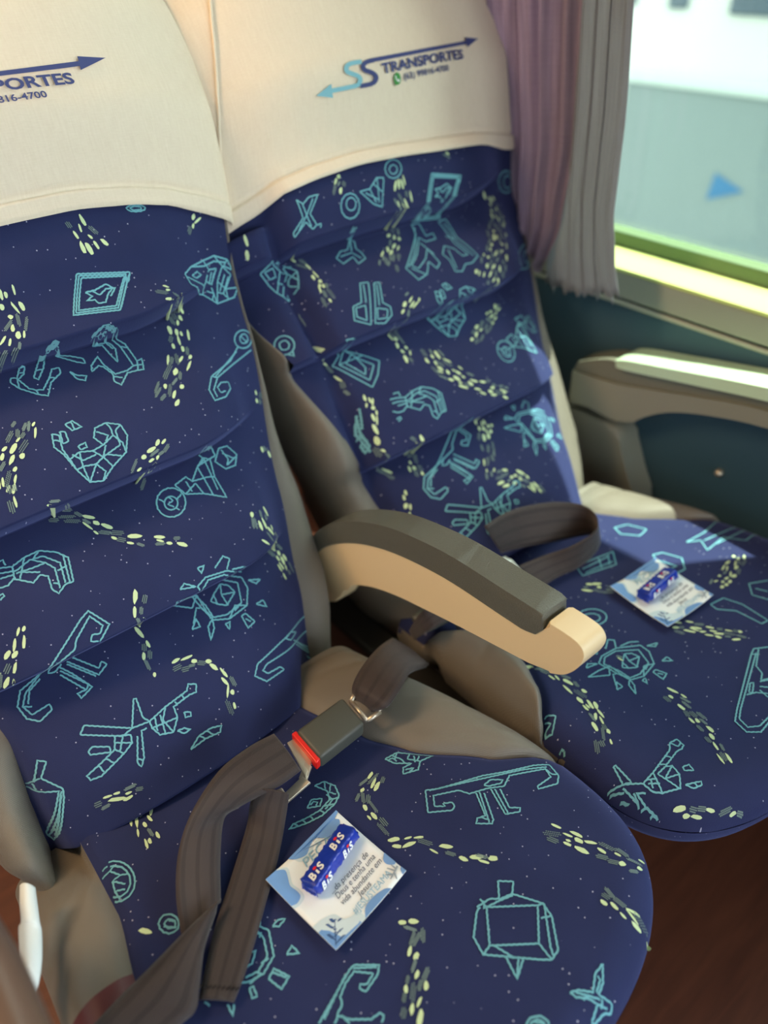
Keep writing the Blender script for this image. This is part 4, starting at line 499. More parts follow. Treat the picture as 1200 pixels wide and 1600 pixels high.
def make_seat(seat, label, dx, dy):
    base = (CX+dx, .36+dy, -1.14)
    t = thing('bus_seat', label, 'seat', base, 'pair of coach seats')
    # backrest: quilted velvet front
    sgrid = [-1+2*i/60 for i in range(61)]
    sgrid = [math.copysign(1-(1-abs(s))**1.25, s) for s in sgrid]
    vs = [-.05+.0075*i for i in range(int(.70/.0075))]
    for c in CREASES[seat]: vs += [c+d for d in (-.006, -.003, -.0015, -.0006, 0, .0002, .0006, .0012, .002, .003, .0042, .0056)]
    vs = sorted(vs)
    mb = MB(); rows = []; uvs = []
    for vv in vs:
        r = []; u = []
        for s in sgrid:
            v = vv
            for _ in range(3):
                a, b = xl(v, seat), interp(XR, v); x = (a+b)/2+s*(b-a)/2; v = vv+crease_lift(x)
            r.append(back_pt(x, v, seat, 0, dx)); u.append((x, v))
        rows.append(r); uvs.append(u)
    mb.grid(rows, 0, uvs=uvs)
    top = lambda x: interp(HEM[seat], x)
    figures(mb, 'back_'+seat, lambda x, v: back_pt(x, v, seat, .0007, dx), lambda x, v: v > -.03 and xl(v, seat) < x < interp(XR, v) and v < top(x)+.02)
    mb.build('backrest', [VELVET, TEAL, LIME, GREYY], t)
    # leatherette wings wrapping round the edge of the backrest
    for side in (-1, 1):
        mb = MB(); rows = []; uvs = []
        for i in range(60):
            v = -.055+.0118*i
            x = (interp(XR, v) if side > 0 else xl(v, seat)); w = back_w(x, v, seat); b = interp(WB, v)*(1.0 if side > 0 else .9)
            cap = sstep(-.06, -.01, v)
            prof = [(-.003, -.001), (.25, .004), (.55, .002), (.82, -.012), (.97, -.034), (1.0, -.058), (.92, -.09), (.70, -.125), (.3, -.155), (-.3, -.17)]
            r = []; u = []; s0 = 0
            for k, (f, dw) in enumerate(prof):
                if side < 0 and 0 < k < 6: w_ = w+.05*(1-sstep(-.02, .14, v))
                else: w_ = w
                q = back_world(x+side*(b*f if f > 0 else f*.05 if k else -.003), v, w_+dw*(.35+.65*cap) if k > 2 else w_+dw)
                r.append((q[0]+dx, q[1], q[2])); u.append((x*0+k*.017, v))
            rows.append(r); uvs.append(u)
        mb.grid(rows, 0, flip=side < 0, uvs=uvs); mb.build('side_wing', LEATHER, t, sub=1)
    # rear shell
    mb = MB(); rows = []
    for i in range(40):
        v = -.055+.0238*i; a, b = xl(v, seat), interp(XR, v); r = []
        for k in range(13):
            s = -1+k/6; x = (a+b)/2+s*(b-a)/2*(.99)
            wz = back_w(a if s < 0 else b, v, seat)-.165-.03*(1-s*s)+.02
            if v > .84: wz += (v-.84)*.9
            q = back_world(x, v, wz); r.append((q[0]+dx, q[1], q[2]))
        rows.append(r)
    mb.grid(rows, 0, flip=True); mb.build('rear_shell', SHELL, t)
    # headrest cover pulled over the top
    mb = MB(); rows = []; uvs = []
    TT = [.006*i for i in range(16)]+[.096+(1-.096)*i/38 for i in range(1, 39)]+[1+i/46 for i in range(1, 13)]
    for tt in TT:
        r = []; u = []
        for k in range(-5, 50):
            s = max(-1, min(1, -1+2*k/44)); over = max(0, -k, k-44)
            e0, e1 = xl(.56, seat)-.004, interp(XR, .56)+.004
            h = interp(HEM[seat], (e0+e1)/2+s*(e1-e0)/2)
            if tt <= 1: v = h+(.895-h)*(tt if tt > .12 else tt); dw = 0
            else: v = .895+.02*math.sin((tt-1)*6); dw = -(tt-1)*.75
            a, b = xl(v, seat), interp(XR, v); x = (a+b)/2+s*((b-a)/2+.004)
            off = .0062+(.0026 if .001 < tt < .045 else 0)-(.0040*math.exp(-((tt-.054)/.006)**2))
            off += .0009*math.sin(x*160+v*40)*math.exp(-((v-h-.05)/.03)**2)
            sg = -1 if s < 0 else 1
            turn = [(0, 0), (.006, -.010), (.009, -.030), (.008, -.06), (.004, -.10), (-.003, -.14)][over]
            p = back_pt(x+(sg*turn[0] if over else 0), v, seat, off+turn[1]+dw, dx); r.append(p); u.append((x+sg*over*.02, v))
        rows.append(r); uvs.append(u)
    mb.grid(rows, 0, uvs=uvs)
    cover = mb.build('headrest_cover', LINEN, t)
    cover['label'] = 'cream cloth headrest cover'
    # printed lettering on the cover
    X0, V0, th = LOGO_AT[seat]
    def lm(a, b, o=.0080):
        x = X0+a*math.cos(th)-b*math.sin(th); v = V0+a*math.sin(th)+b*math.cos(th)
        return back_pt(x, v, seat, o+.0012, dx)
    mb = MB()
    for m, pl in LOGO_POLYS: put_poly(mb, pl, lm, m)
    for m, aa, bb in LOGO_STRIPS: mb.grid([[lm(*p) for p in aa], [lm(*p) for p in bb]], m)
    put_text(mb, 'TRANSPORTES', .0165, lambda x, y: lm(-.1862+x, -.0150-.0052*(x/.145)+y*.82), 0, width=.1440, bold=.0005)
    put_text(mb, '(63) 99816-4700', .0105, lambda x, y: lm(-.1547+x, -.0258-.0030*(x/.08)+y*.78), 0, width=.0805, bold=.00022)
    put_poly(mb, [(-.1650+.0058*math.cos(2*math.pi*i/20), -.0232+.0058*math.sin(2*math.pi*i/20)) for i in range(20)], lm, 2)
    put_poly(mb, [(-.1705, -.0290), (-.1672, -.0284), (-.1694, -.0256)], lm, 2)
    lm2 = lambda a, b: lm(a, b, .0086)
    put_poly(mb, [(-.1684, -.0206), (-.1672, -.0198), (-.1664, -.0216), (-.1671, -.0224), (-.1656, -.0242), (-.1643, -.0246), (-.1636, -.0240), (-.1620, -.0250), (-.1625, -.0264), (-.1645, -.0266), (-.1668, -.0248), (-.1682, -.0226)], lm2, 3)
    lo = mb.build('printed_logo', [NAVY, SKY, GREEN, WHITE], cover); lo['label'] = 'navy and light blue lettering with arrows'
    # cushion: velvet middle, leatherette bolsters
    ys = []
    for i in range(30): ys.append(CYC-CB*.9995+CB*(1-math.cos(math.pi/2*i/30)))
    ys += [CYC+.30*i/26 for i in range(27)]
    sg = [math.sin(math.pi/2*(-1+2*i/52)) for i in range(53)]
    mb = MB(); rows = []; uvs = []; L = []; Rr = []
    for y in ys:
        h = cush_hw(y); c, b = bound_l(y, seat), bound_r(y, seat)
        c = max(c, CX-cush_hw(y, -1)); b = min(b, CX+h)
        r = []; u = []
        for s in sg:
            x = (c+b)/2+s*(b-c)/2*(1-1e-4); r.append(cush_pt(x, y, seat, 0, dx, dy)); u.append((x, y))
        rows.append(r); uvs.append(u); L.append((c, y)); Rr.append((b, y))
    mb.grid(rows, 0, uvs=uvs)
    figures(mb, 'cush_'+seat, lambda x, y: cush_pt(x, y, seat, .0007, dx, dy), lambda x, y: CYC-CB+.002 < y < .51 and bound_l(y, seat)+.001 < x < bound_r(y, seat)-.001 and CX-cush_hw(y, -1)+.0008 < x < CX+cush_hw(y)-.0008)
    # front skirt of the cushion
    fr = [(CX-cush_hw(y), y) for y in (.30, .27, .25, .235)]
    edge = [p for p in OUTL if p[1] <= .2601]
    rows = []; uvs = []; s0 = 0
    for k, (x, y) in enumerate(edge):
        if k: s0 += math.hypot(x-edge[k-1][0], y-edge[k-1][1])
        z0 = cush_z(x, y, seat); ks = .5 if seat == 'B' else 1; q = (x-CX, y-CYC); n = math.hypot(*q)
        col = []; uc = []
        for j, (dz, inn) in enumerate(((0, 0), (-.012, .0008), (-.03, .002), (-.05, .006), (-.066, .015), (-.075, .03))):
            col.append((CX+dx+q[0]*(1-inn/n), CYC+dy+q[1]*(1-inn/n), z0+dz*ks)); uc.append((s0, -dz))
        rows.append(col); uvs.append(uc)
    mb.grid(rows, 0, uvs=uvs)
    mb.build('cushion', [VELVET, TEAL, LIME, GREYY], t)
    ys2 = [.245+.004*i for i in range(70)]
    for side in (-1, 1):
        mb = MB(); rows = []; uvs = []
        for y in ys2:
            e = max(bound_l(y, seat), CX-cush_hw(y, -1)) if side < 0 else min(bound_r(y, seat), CX+cush_hw(y))
            h = cush_hw(y, side); o = CX+side*h
            if abs(o-e) < .0015: e = o-side*.0015
            r = []; u = []
            for k in range(25):
                f = math.sin(math.pi/2*k/24); x = e+(o-e)*f*(1-1e-4); r.append(cush_pt(x, y, seat, 0, dx, dy)); u.append((x, y))
            for k, (dz, inn) in enumerate(((-.012, .001), (-.03, .004), (-.05, .012), (-.065, .03))):
                p = cush_pt(o-side*1e-5, y, seat, dz, dx, dy); r.append((p[0]-side*inn, p[1], p[2])); u.append((o+side*.02*(k+1), y))
            rows.append(r); uvs.append(u)
        # soft creases where the leatherette is pulled tight
        for i, r in enumerate(rows):
            for k, p in enumerate(r):
                if 1 < k < 25:
                    X, Y = p[0]-dx-CX, p[1]-dy
                    if seat == 'B' and side < 0: ph = 46*Y+9*X
                    elif side > 0: ph = 9*math.atan2(Y-.52, X-.02)*1.7+1.0
                    else: ph = 30*(Y-.9*X)+.6
                    cr = math.exp(-(math.sin(ph)/.30)**2)*(.55+.45*math.sin(ph*.37+1))
                    r[k] = (p[0], p[1], p[2]-.0040*cr*math.sin(math.pi*k/25)*sstep(0, 12, i))
        if side < 0 and seat == 'A':
            cut = max(i for i, r in enumerate(rows) if r[0][1] < .348)
            vb = MB(); vb.grid(rows[:cut+1], 0, flip=True, uvs=uvs[:cut+1])
            va = vb.build('side_valance', plastic('maroon_vinyl', srgb(92, 40, 46), .5), t); va['label'] = 'dark maroon valance'
            rows = rows[cut:]; uvs = uvs[cut:]
        mb.grid(rows, 0, flip=side < 0, uvs=uvs); b = mb.build('cushion_bolster', LEATHER, t)
    if seat == 'B':
        mb = MB(); mb.tube([back_pt(x, v, seat, .0085, dx) for x, v in SEAM], .0016, 8)
        mb.build('side_seam', LINEN, cover)
    else:
        mb = MB(); mb.box((.445, .58, -.80), (.05, .46, .10), bevel=.008); mb.box((.445, .66, -.98), (.05, .10, .30), bevel=.008); mb.box((.445, .82, -.62), (.10, .04, .44), bevel=.008)  # seat rails, plus an upright dark panel added to darken the gap
        mb.build('frame_rail_and_gap_shade', SHELL, t)
    # pan and pedestal under the cushion
    mb = MB(); mb.box((CX+dx, .36+dy, -.775), (.40, .37, .06), bevel=.015); mb.build('seat_pan', plastic('pink_beige_pan', srgb(176, 140, 116), .6), t)
    mb = MB(); mb.box((CX+dx, .40+dy, -.985), (.30, .10, .31), bevel=.01); mb.box((CX+dx, .40+dy, -1.13), (.34, .26, .02), bevel=.005); mb.build('pedestal', SHELL, t)
    return t
seatA = make_seat('A', 'near coach seat in patterned navy velvet with a buckled belt on its cushion', 0, 0)
seatB = make_seat('B', 'coach seat beside the window and curtain, patterned navy velvet with whole logo on its cover', *SEATB)

# ---- armrests --------------------------------------------------------------
t = thing('armrest', 'curved beige armrest with grey top pad between the two seats', 'armrest', (.43, .45, -1.14))
top = [(.66, -.66), (.645, -.625), (.62, -.590), (.585, -.558), (.54, -.530), (.49, -.508), (.44, -.495), (.39, -.487), (.33, -.484), (.275, -.483)]
nose = [(.25, -.484), (.236, -.488), (.228, -.498), (.228, -.512), (.236, -.532), (.250, -.546)]
bot = [(.288, -.5525), (.32, -.560), (.38, -.574), (.43, -.587), (.48, -.601), (.53, -.622), (.57, -.652), (.60, -.700), (.66, -.73)]
padb = [(.275, -.515), (.33, -.517), (.39, -.520), (.44, -.528), (.49, -.541), (.54, -.562), (.585, -.590), (.62, -.622), (.645, -.66), (.66, -.69)]
sm = lambda p, n=4: [(a.x, a.y) for a in catmull([(x, y, 0) for x, y in p], n)]
upper = sm([(.66, -.69)]+[(.645, -.657), (.62, -.618), (.585, -.586), (.54, -.558), (.49, -.536), (.44, -.523), (.39, -.515), (.33, -.511), (.279, -.509)])
nose2 = sm([(.274, -.488), (.25, -.4872), (.239, -.4895), (.2335, -.497), (.2345, -.508), (.240, -.522), (.250, -.536), (.265, -.5465)], 6)
mb = MB(); mb.prism(upper+nose2+sm(bot), .4145, .4455, bevel=.0065, segs=5)
mb.build('arm_shell', BEIGE, t, auto=55)
mb = MB(); mb.prism(sm([(.664, -.665)]+top[1:9]+[(.286, -.482), (.2795, -.4845)])+[(.2775, -.500), (.285, -.5115)]+sm([(.295, -.515)]+padb[1:]), .4130, .4470, bevel=.0130, segs=4)
mb.build('arm_pad', PAD, t, auto=40)
t = thing('wall_armrest', 'beige armrest fixed to the teal wall under the window, top coloured a sunlit pale green', 'armrest', (.955, .45, -.72))
G1 = plastic('sunlit_green_pad', srgb(196, 222, 190), .3, coat=.4); G2 = plastic('grey_green_band', srgb(112, 112, 98), .5); G3 = plastic('beige_grey_shell', srgb(136, 136, 122), .45)  # first one carries the green-white sunlight on the pad in its colour
pt = [(0.5698, -0.5128), (0.5454, -0.5055), (0.4870, -0.4948), (0.4286, -0.4841), (0.3506, -0.4709), (0.2727, -0.4617), (0.1948, -0.4578), (0.0487, -0.4656)]
pb = [(0.0487, -0.4831), (0.1948, -0.4753), (0.2727, -0.4792), (0.3506, -0.4889), (0.4286, -0.5016), (0.4870, -0.5113), (0.5454, -0.5211), (0.5678, -0.5230)]
mb = MB(); mb.prism(sm(pt)+sm(pb), .925, .985, bevel=.006); mb.build('arm_pad', G1, t, auto=40)
mt = [(0.6435, -0.5465), (0.5940, -0.5247), (0.5544, -0.5207), (0.4950, -0.5118), (0.4356, -0.5019), (0.3564, -0.4881), (0.1980, -0.4752), (0.0495, -0.4831)]
mt2 = [(0.0495, -0.5148), (0.1980, -0.5148), (0.3564, -0.5168), (0.4356, -0.5326), (0.4950, -0.5465), (0.5544, -0.5603), (0.5940, -0.5663), (0.6534, -0.5742)]
mb = MB(); mb.prism(sm(mt)+sm(mt2), .940, .988, bevel=.003); mb.build('arm_band', G2, t, auto=40)
bt = [(0.6494, -0.5628), (0.5904, -0.5569), (0.5510, -0.5510), (0.4920, -0.5373), (0.4330, -0.5235), (0.3542, -0.5077), (0.1968, -0.4969), (0.0492, -0.5018)]
bb = [(0.0492, -0.5215), (0.1968, -0.5215), (0.3346, -0.5284), (0.4133, -0.5432), (0.4723, -0.5628), (0.5117, -0.5884), (0.5363, -0.6120), (0.5707, -0.6140), (0.6101, -0.6120), (0.6494, -0.6180)]
mb = MB(); mb.prism(sm(bt)+sm(bb), .935, .989, bevel=.008); mb.build('arm_shell', G3, t, auto=40)
mb = MB(); mb.prism(sm([(.66, -.63), (.60, -.628), (.555, -.632), (.54, -.66), (.52, -.70), (.495, -.76), (.60, -.78), (.66, -.78)]), .940, .989, bevel=.006); mb.build('arm_bracket', G3, t, auto=40)
t = thing('aisle_armrest', 'brown rounded armrest tube at the bottom left corner', 'armrest', (-0.0740, 0.3098, -0.5000))
mb = MB(); mb.tube(catmull([(-0.0662, 0.4423, -0.5000), (-0.0643, 0.3651, -0.5000), (-0.0601, 0.3069, -0.5000), (-0.0606, 0.2477, -0.5000)], 6), .022, 18)
mb.build('arm_tube', plastic('brown_plastic', srgb(110, 88, 76), .28), t)
mb = MB(); mb.tube([(-0.0653, 0.4573, -0.6000), (-0.0590, 0.3914, -0.6000), (-0.0570, 0.3441, -0.6000)], .006, 10)
mb.build('arm_rod', plastic('tan_plastic', srgb(190, 150, 104), .4), t)
# ---- seat belts ------------------------------------------------------------
t = thing('seat_belt', 'buckled brown seat belt lying across the near seat cushion', 'seat belt', (0.1334, 0.3666, -0.6600), 'seat belts')
mb = MB()
ribbon(mb, [(0.2139, 0.4302, -0.6260), (0.1842, 0.4280, -0.6180), (0.1492, 0.4227, -0.6160), (0.1112, 0.4069, -0.6220), (0.0858, 0.3891, -0.6340), (0.0669, 0.3628, -0.6450), (0.0548, 0.3347, -0.6560)],
           [(0.2118, 0.3831, -0.6320), (0.1890, 0.3815, -0.6300), (0.1653, 0.3865, -0.6320), (0.1474, 0.3917, -0.6360), (0.1326, 0.3928, -0.6400), (0.1125, 0.3682, -0.6480), (0.0938, 0.3386, -0.6570)], arch=.003)
mb.build('webbing', STRAP, t, solid=.0012)
mb = MB()
ribbon(mb, [(0.0942, 0.3367, -0.6480), (0.0598, 0.3318, -0.6460), (0.0255, 0.3268, -0.6480), (-0.0018, 0.3247, -0.6520), (-0.0247, 0.3222, -0.6560), (-0.0480, 0.3193, -0.6600)],
           [(0.0854, 0.3314, -0.6520), (0.0636, 0.3119, -0.6500), (0.0472, 0.2911, -0.6520), (0.0367, 0.2798, -0.6560), (0.0240, 0.2801, -0.6600), (-0.0012, 0.2783, -0.6640)], arch=.004)
mb.build('webbing', STRAP, t, solid=.0012)
mb = MB()
ribbon(mb, [(0.1706, 0.3906, -0.6280), (0.1607, 0.3919, -0.6400), (0.1483, 0.3825, -0.6550), (0.1131, 0.3532, -0.6600), (0.0796, 0.3249, -0.6600), (0.0424, 0.2862, -0.6600)],
           [(0.1902, 0.3715, -0.6340), (0.1790, 0.3628, -0.6480), (0.1561, 0.3428, -0.6600), (0.1193, 0.3111, -0.6600), (0.0840, 0.2818, -0.6600), (0.0621, 0.2667, -0.6600)], arch=.002)
w = mb.build('webbing', STRAP, t, solid=.0014)
mb = MB()
for i in range(9):
    f = i/8; a = Vector((0.0478, 0.2928, -0.6575)).lerp(Vector((0.0688, 0.2721, -0.6575)), f); mb.box(a, (.0035, .0012, .0012))
mb.build('stitching', plastic('dark_thread', srgb(30, 24, 26), .8), w)
def hexa(mb, q, depth, bevel=.004, up=None):
    """slab under a four-cornered top face"""
    A = [Vector(p) for p in q]; n = (A[1]-A[0]).cross(A[3]-A[0]).normalized()
    if n.z < 0: n = -n
    bm = bmesh.new(); T = [bm.verts.new(p) for p in A]; D = [bm.verts.new(p-n*depth) for p in A]
    bm.faces.new(T); bm.faces.new(D[::-1])
    for i in range(4): bm.faces.new((T[i], D[i], D[(i+1) % 4], T[(i+1) % 4]))
    bmesh.ops.recalc_face_normals(bm, faces=bm.faces)
    bmesh.ops.bevel(bm, geom=list(bm.edges), offset=bevel, segments=3, affect='EDGES', profile=.5)
    bm.verts.index_update(); ids = [mb.vert(v.co) for v in bm.verts]
    for f in bm.faces: mb.face([ids[v.index] for v in f.verts], 0, True)
    bm.free()
mb = MB(); hexa(mb, [(0.2340, 0.4225, -0.6300), (0.2948, 0.4251, -0.6300), (0.2922, 0.3857, -0.6320), (0.2339, 0.3825, -0.6320)], .020)
bk = mb.build('buckle', BUCKLE, t, auto=50)
mb = MB(); hexa(mb, [(0.2296, 0.4243, -0.6330), (0.2356, 0.4241, -0.6330), (0.2350, 0.3833, -0.6350), (0.2288, 0.3821, -0.6350)], .013, .0015)
rb = mb.build('release_button', RED, bk, auto=50); rb['label'] = 'red release button'
mb = MB()
hexa(mb, [(0.2227, 0.4232, -0.6400), (0.2328, 0.4223, -0.6400), (0.2311, 0.3923, -0.6420), (0.2139, 0.3792, -0.6420)], .003, .001)
for q in ([(0.2234, 0.3942, -0.6410), (0.2260, 0.3863, -0.6410), (0.2122, 0.3770, -0.6440), (0.2091, 0.3852, -0.6440)],
          [(0.2131, 0.3844, -0.6430), (0.2150, 0.3736, -0.6430), (0.1876, 0.3758, -0.6520), (0.1856, 0.3846, -0.6520)],
          [(0.1856, 0.3928, -0.6500), (0.1928, 0.3901, -0.6480), (0.1924, 0.3796, -0.6520), (0.1830, 0.3807, -0.6520)]): hexa(mb, q, .0036, .001)
tg = mb.build('tongue', METAL, t, auto=50); tg['label'] = 'worn metal tongue with slot'
mb = MB()
ribbon(mb, [(0.4272, 0.5008, -0.7000), (0.3797, 0.4678, -0.6550), (0.3384, 0.4441, -0.6340), (0.3141, 0.4304, -0.6340), (0.3113, 0.4234, -0.6460)],
           [(0.4320, 0.4414, -0.7000), (0.3842, 0.4185, -0.6550), (0.3487, 0.3954, -0.6340), (0.3229, 0.3871, -0.6340), (0.3149, 0.4004, -0.6460)], arch=.003)
mb.build('anchor_webbing', STRAP, t, solid=.006)
mb = MB()
for a, b in (((0.3027, 0.4222, -0.6420), (0.3012, 0.3931, -0.6440)), ((0.3012, 0.3931, -0.6440), (0.3183, 0.3931, -0.6440)), ((0.3183, 0.3931, -0.6440), (0.3182, 0.4020, -0.6400)), ((0.3027, 0.4222, -0.6420), (0.3132, 0.4265, -0.6400))):
    mb.tube([a, b], .0026, 8)
mb.build('link', METAL, t)
t = thing('seat_belt', 'loose brown seat belt looped on the window seat cushion', 'seat belt', (0.6494, 0.4513, -0.6600), 'seat belts')
mb = MB()
ribbon(mb, [(0.5660, 0.4856, -0.5850), (0.6206, 0.4891, -0.5900), (0.6738, 0.4725, -0.5950), (0.7044, 0.4504, -0.6000), (0.7098, 0.4305, -0.6030), (0.7002, 0.4137, -0.6060), (0.6854, 0.4073, -0.6120), (0.6554, 0.4178, -0.6250), (0.6267, 0.4358, -0.6350), (0.5829, 0.4497, -0.6400)],
           [(0.5901, 0.4751, -0.6350), (0.6200, 0.4668, -0.6380), (0.6646, 0.4476, -0.6400), (0.6987, 0.4346, -0.6420), (0.7167, 0.4271, -0.6450), (0.7210, 0.4174, -0.6480), (0.6996, 0.4077, -0.6520), (0.6624, 0.4050, -0.6550), (0.6299, 0.4123, -0.6580), (0.5913, 0.4148, -0.6600)])
mb.build('webbing', STRAP, t, solid=.0014)
mb = MB()
for q in ([(0.5561, 0.4649, -0.6280), (0.5703, 0.4652, -0.6280), (0.5734, 0.4204, -0.6400), (0.5584, 0.4216, -0.6400)], [(0.5650, 0.4667, -0.6280), (0.5841, 0.4628, -0.6280), (0.5827, 0.4509, -0.6280), (0.5620, 0.4533, -0.6280)], [(0.5820, 0.4630, -0.6280), (0.5845, 0.4526, -0.6280), (0.5831, 0.4099, -0.6450), (0.5726, 0.4130, -0.6450)]): hexa(mb, q, .004, .0012)
tg = mb.build('tongue', plastic('bright_steel', srgb(214, 218, 212), .35, metal=.6), t, auto=50)
t = thing('belt_buckle', 'grey seat belt stalk tucked in the gap under the middle armrest', 'buckle', (0.4858, 0.4739, -0.6800))
mb = MB(); hexa(mb, [(0.4416, 0.4841, -0.6550), (0.4873, 0.4771, -0.6400), (0.4936, 0.4349, -0.6400), (0.4411, 0.4587, -0.6600)], .014); mb.build('buckle_body', BUCKLE, t, auto=50)
mb = MB(); ribbon(mb, [(0.4416, 0.4840, -0.6800), (0.4407, 0.4612, -0.6300), (0.4739, 0.4534, -0.6200), (0.4863, 0.4417, -0.6350), (0.4910, 0.4384, -0.6600)], [(0.4420, 0.4751, -0.6900), (0.4399, 0.4469, -0.6500), (0.4606, 0.4388, -0.6400), (0.4697, 0.4412, -0.6500), (0.4858, 0.4449, -0.6800)]); mb.build('webbing', STRAP, t, solid=.002)
# ---- cards and sweets ------------------------------------------------------
PAPER = material('white_card', srgb(238, 244, 246), .5); BLUE1 = material('card_blue', srgb(112, 158, 216), .6); BLUE2 = material('card_pale_blue', srgb(206, 224, 232), .6)
INK = material('card_ink', srgb(70, 78, 96), .7); INKB = material('card_blue_ink', srgb(140, 184, 208), .7); TWIG = material('card_dark_blue', srgb(52, 86, 140), .7)
S = .0865
def cmap(a, b, lift=0.):
    """card coordinates: a to the right of the text, b down the text, both 0..1"""
    u, v = (a-.5)*2, (b-.5)*2
    z = .0035+.0045*max(0, u)**2+.004*max(0, -u*.8)**2+.002*v*v
    return ((a-.5)*S, (.5-b)*S, z+lift)
def make_card(base, rz, label):
    t = thing('prayer_card', label, 'card', base, 'blue and white cards on the seats'); t.rotation_euler = (0, 0, rz); ORG[t.name] = {'org': Vector((0, 0, 0))}
    mb = MB(); mb.grid([[cmap(i/16, j/16) for i in range(17)] for j in range(17)]); mb.build('card_sheet', PAPER, t, solid=.0004)
    mb = MB(); E = .0005
    def blob(pts, m, l): put_poly(mb, [(p.x, p.y) for p in catmull([(x, y, 0) for x, y in pts], 5)], lambda a, b: cmap(a, b, l), m)
    def tri(pts, m, l): put_poly(mb, pts, lambda a, b: cmap(a, b, l), m)
    def area_(edge, curve, m, l): tri([(p.x, p.y) for p in catmull([(x, y, 0) for x, y in curve], 6)]+edge, m, l)
    area_([(1, 0), (.3, 0)], [(.3, 0), (.36, .06), (.46, .10), (.55, .06), (.64, .04), (.70, .10), (.78, .17), (.88, .16), (.95, .10), (.93, .05), (1, .03)], 1, E*1.6)
    area_([(.3, 0), (1, 0)][::-1][:0]+[(.34, 0)], [(.34, .0), (.36, .10), (.46, .14), (.56, .10), (.64, .06), (.72, .13), (.80, .20), (.9, .19)], 2, E)
    area_([(0, 0)], [(.13, 0), (.20, .06), (.17, .14), (.13, .22), (.14, .30), (.13, .37), (.06, .40), (0, .38)], 1, E*1.6)
    area_([(0, 0)], [(.16, 0), (.235, .06), (.20, .14), (.16, .22), (.17, .31), (.155, .40), (.07, .43), (0, .42)], 2, E)
    area_([(0, 1)], [(0, .76), (.09, .77), (.17, .83), (.22, .90), (.24, .94), (.33, .93), (.35, 1)], 1, E*1.6)
    area_([(0, 1)], [(0, .68), (.12, .69), (.23, .74), (.26, .84), (.33, .88), (.40, .90), (.42, 1)], 2, E)
    area_([(.40, 1)][:0]+[(.78, 1), (.40, 1)], [(.40, 1), (.47, .93), (.55, .91), (.65, .92), (.74, .95), (.78, 1)], 1, E*1.6)
    area_([(1, .70)][:0]+[(1, .96)], [(1, .70), (.94, .74), (.93, .80), (.97, .86), (1, .86)], 1, E*1.6)
    area_([(1, 1)], [(1, .93), (.97, .95), (.95, 1)], 1, E*1.6)
    def line(p, q, w, m): 
        d = Vector((q[0]-p[0], q[1]-p[1])).normalized(); n = Vector((-d.y, d.x))*w
        tri([(p[0]+n.x, p[1]+n.y), (q[0]+n.x*.5, q[1]+n.y*.5), (q[0]-n.x*.5, q[1]-n.y*.5), (p[0]-n.x, p[1]-n.y)], m, E*2.2)
    for p, q in (((.03, .97), (.20, .78)), ((.06, .93), (.05, .84)), ((.09, .90), (.20, .90)), ((.13, .86), (.11, .76)), ((.15, .83), (.24, .82)), ((.05, .96), (.15, .96)), ((.17, .81), (.17, .75))):
        line(p, q, .006, 5); e = Vector(q)
        for s in range(6):
            c = Vector(p).lerp(e, .35+.12*s); line((c.x-.012, c.y-.006), (c.x+.016, c.y+.006), .006, 5)
    for p, q in (((.98, .90), (.84, .93)), ((.93, .91), (.90, .83)), ((.89, .92), (.84, .86)), ((.95, .91), (.95, .84)), ((.91, .92), (.88, .98))):
        line(p, q, .010, 6)
    def txt(s, a, b, size, width, m, shear=.25, bold=0.): put_text(mb, s, size, lambda x, y: cmap(a+x/S, b-y/S-.03*(x/S)*0, E*2.2), m, shear, width=width, bold=bold)
    txt('PEÇA', .36, .20, .0115, .034, 4, .2)
    txt('...da presença de', .355, .590, .0075, .046, 3, .3); txt('Deus e tenha uma', .355, .665, .0078, .048, 3, .3)
    txt('vida abundante em', .345, .745, .0076, .050, 3, .3); txt('Jesus', .52, .820, .0078, .0145, 3, .3)
    txt('#JESUSTEAMA', .365, .905, .0088, .0455, 4, .1)
    mb.build('card_print', [PAPER, BLUE1, BLUE2, INK, INKB, TWIG, material('leaf_grey', srgb(150, 165, 180), .7)], t)
    return t
FOIL = plastic('blue_wrapper', srgb(22, 52, 168), .28, .35, .0008, 260., coat=.3); DOT = material('wrapper_red', srgb(222, 40, 52), .4)
SILV = plastic('wrapper_end', srgb(60, 84, 190), .25, .4, .001, 300.)
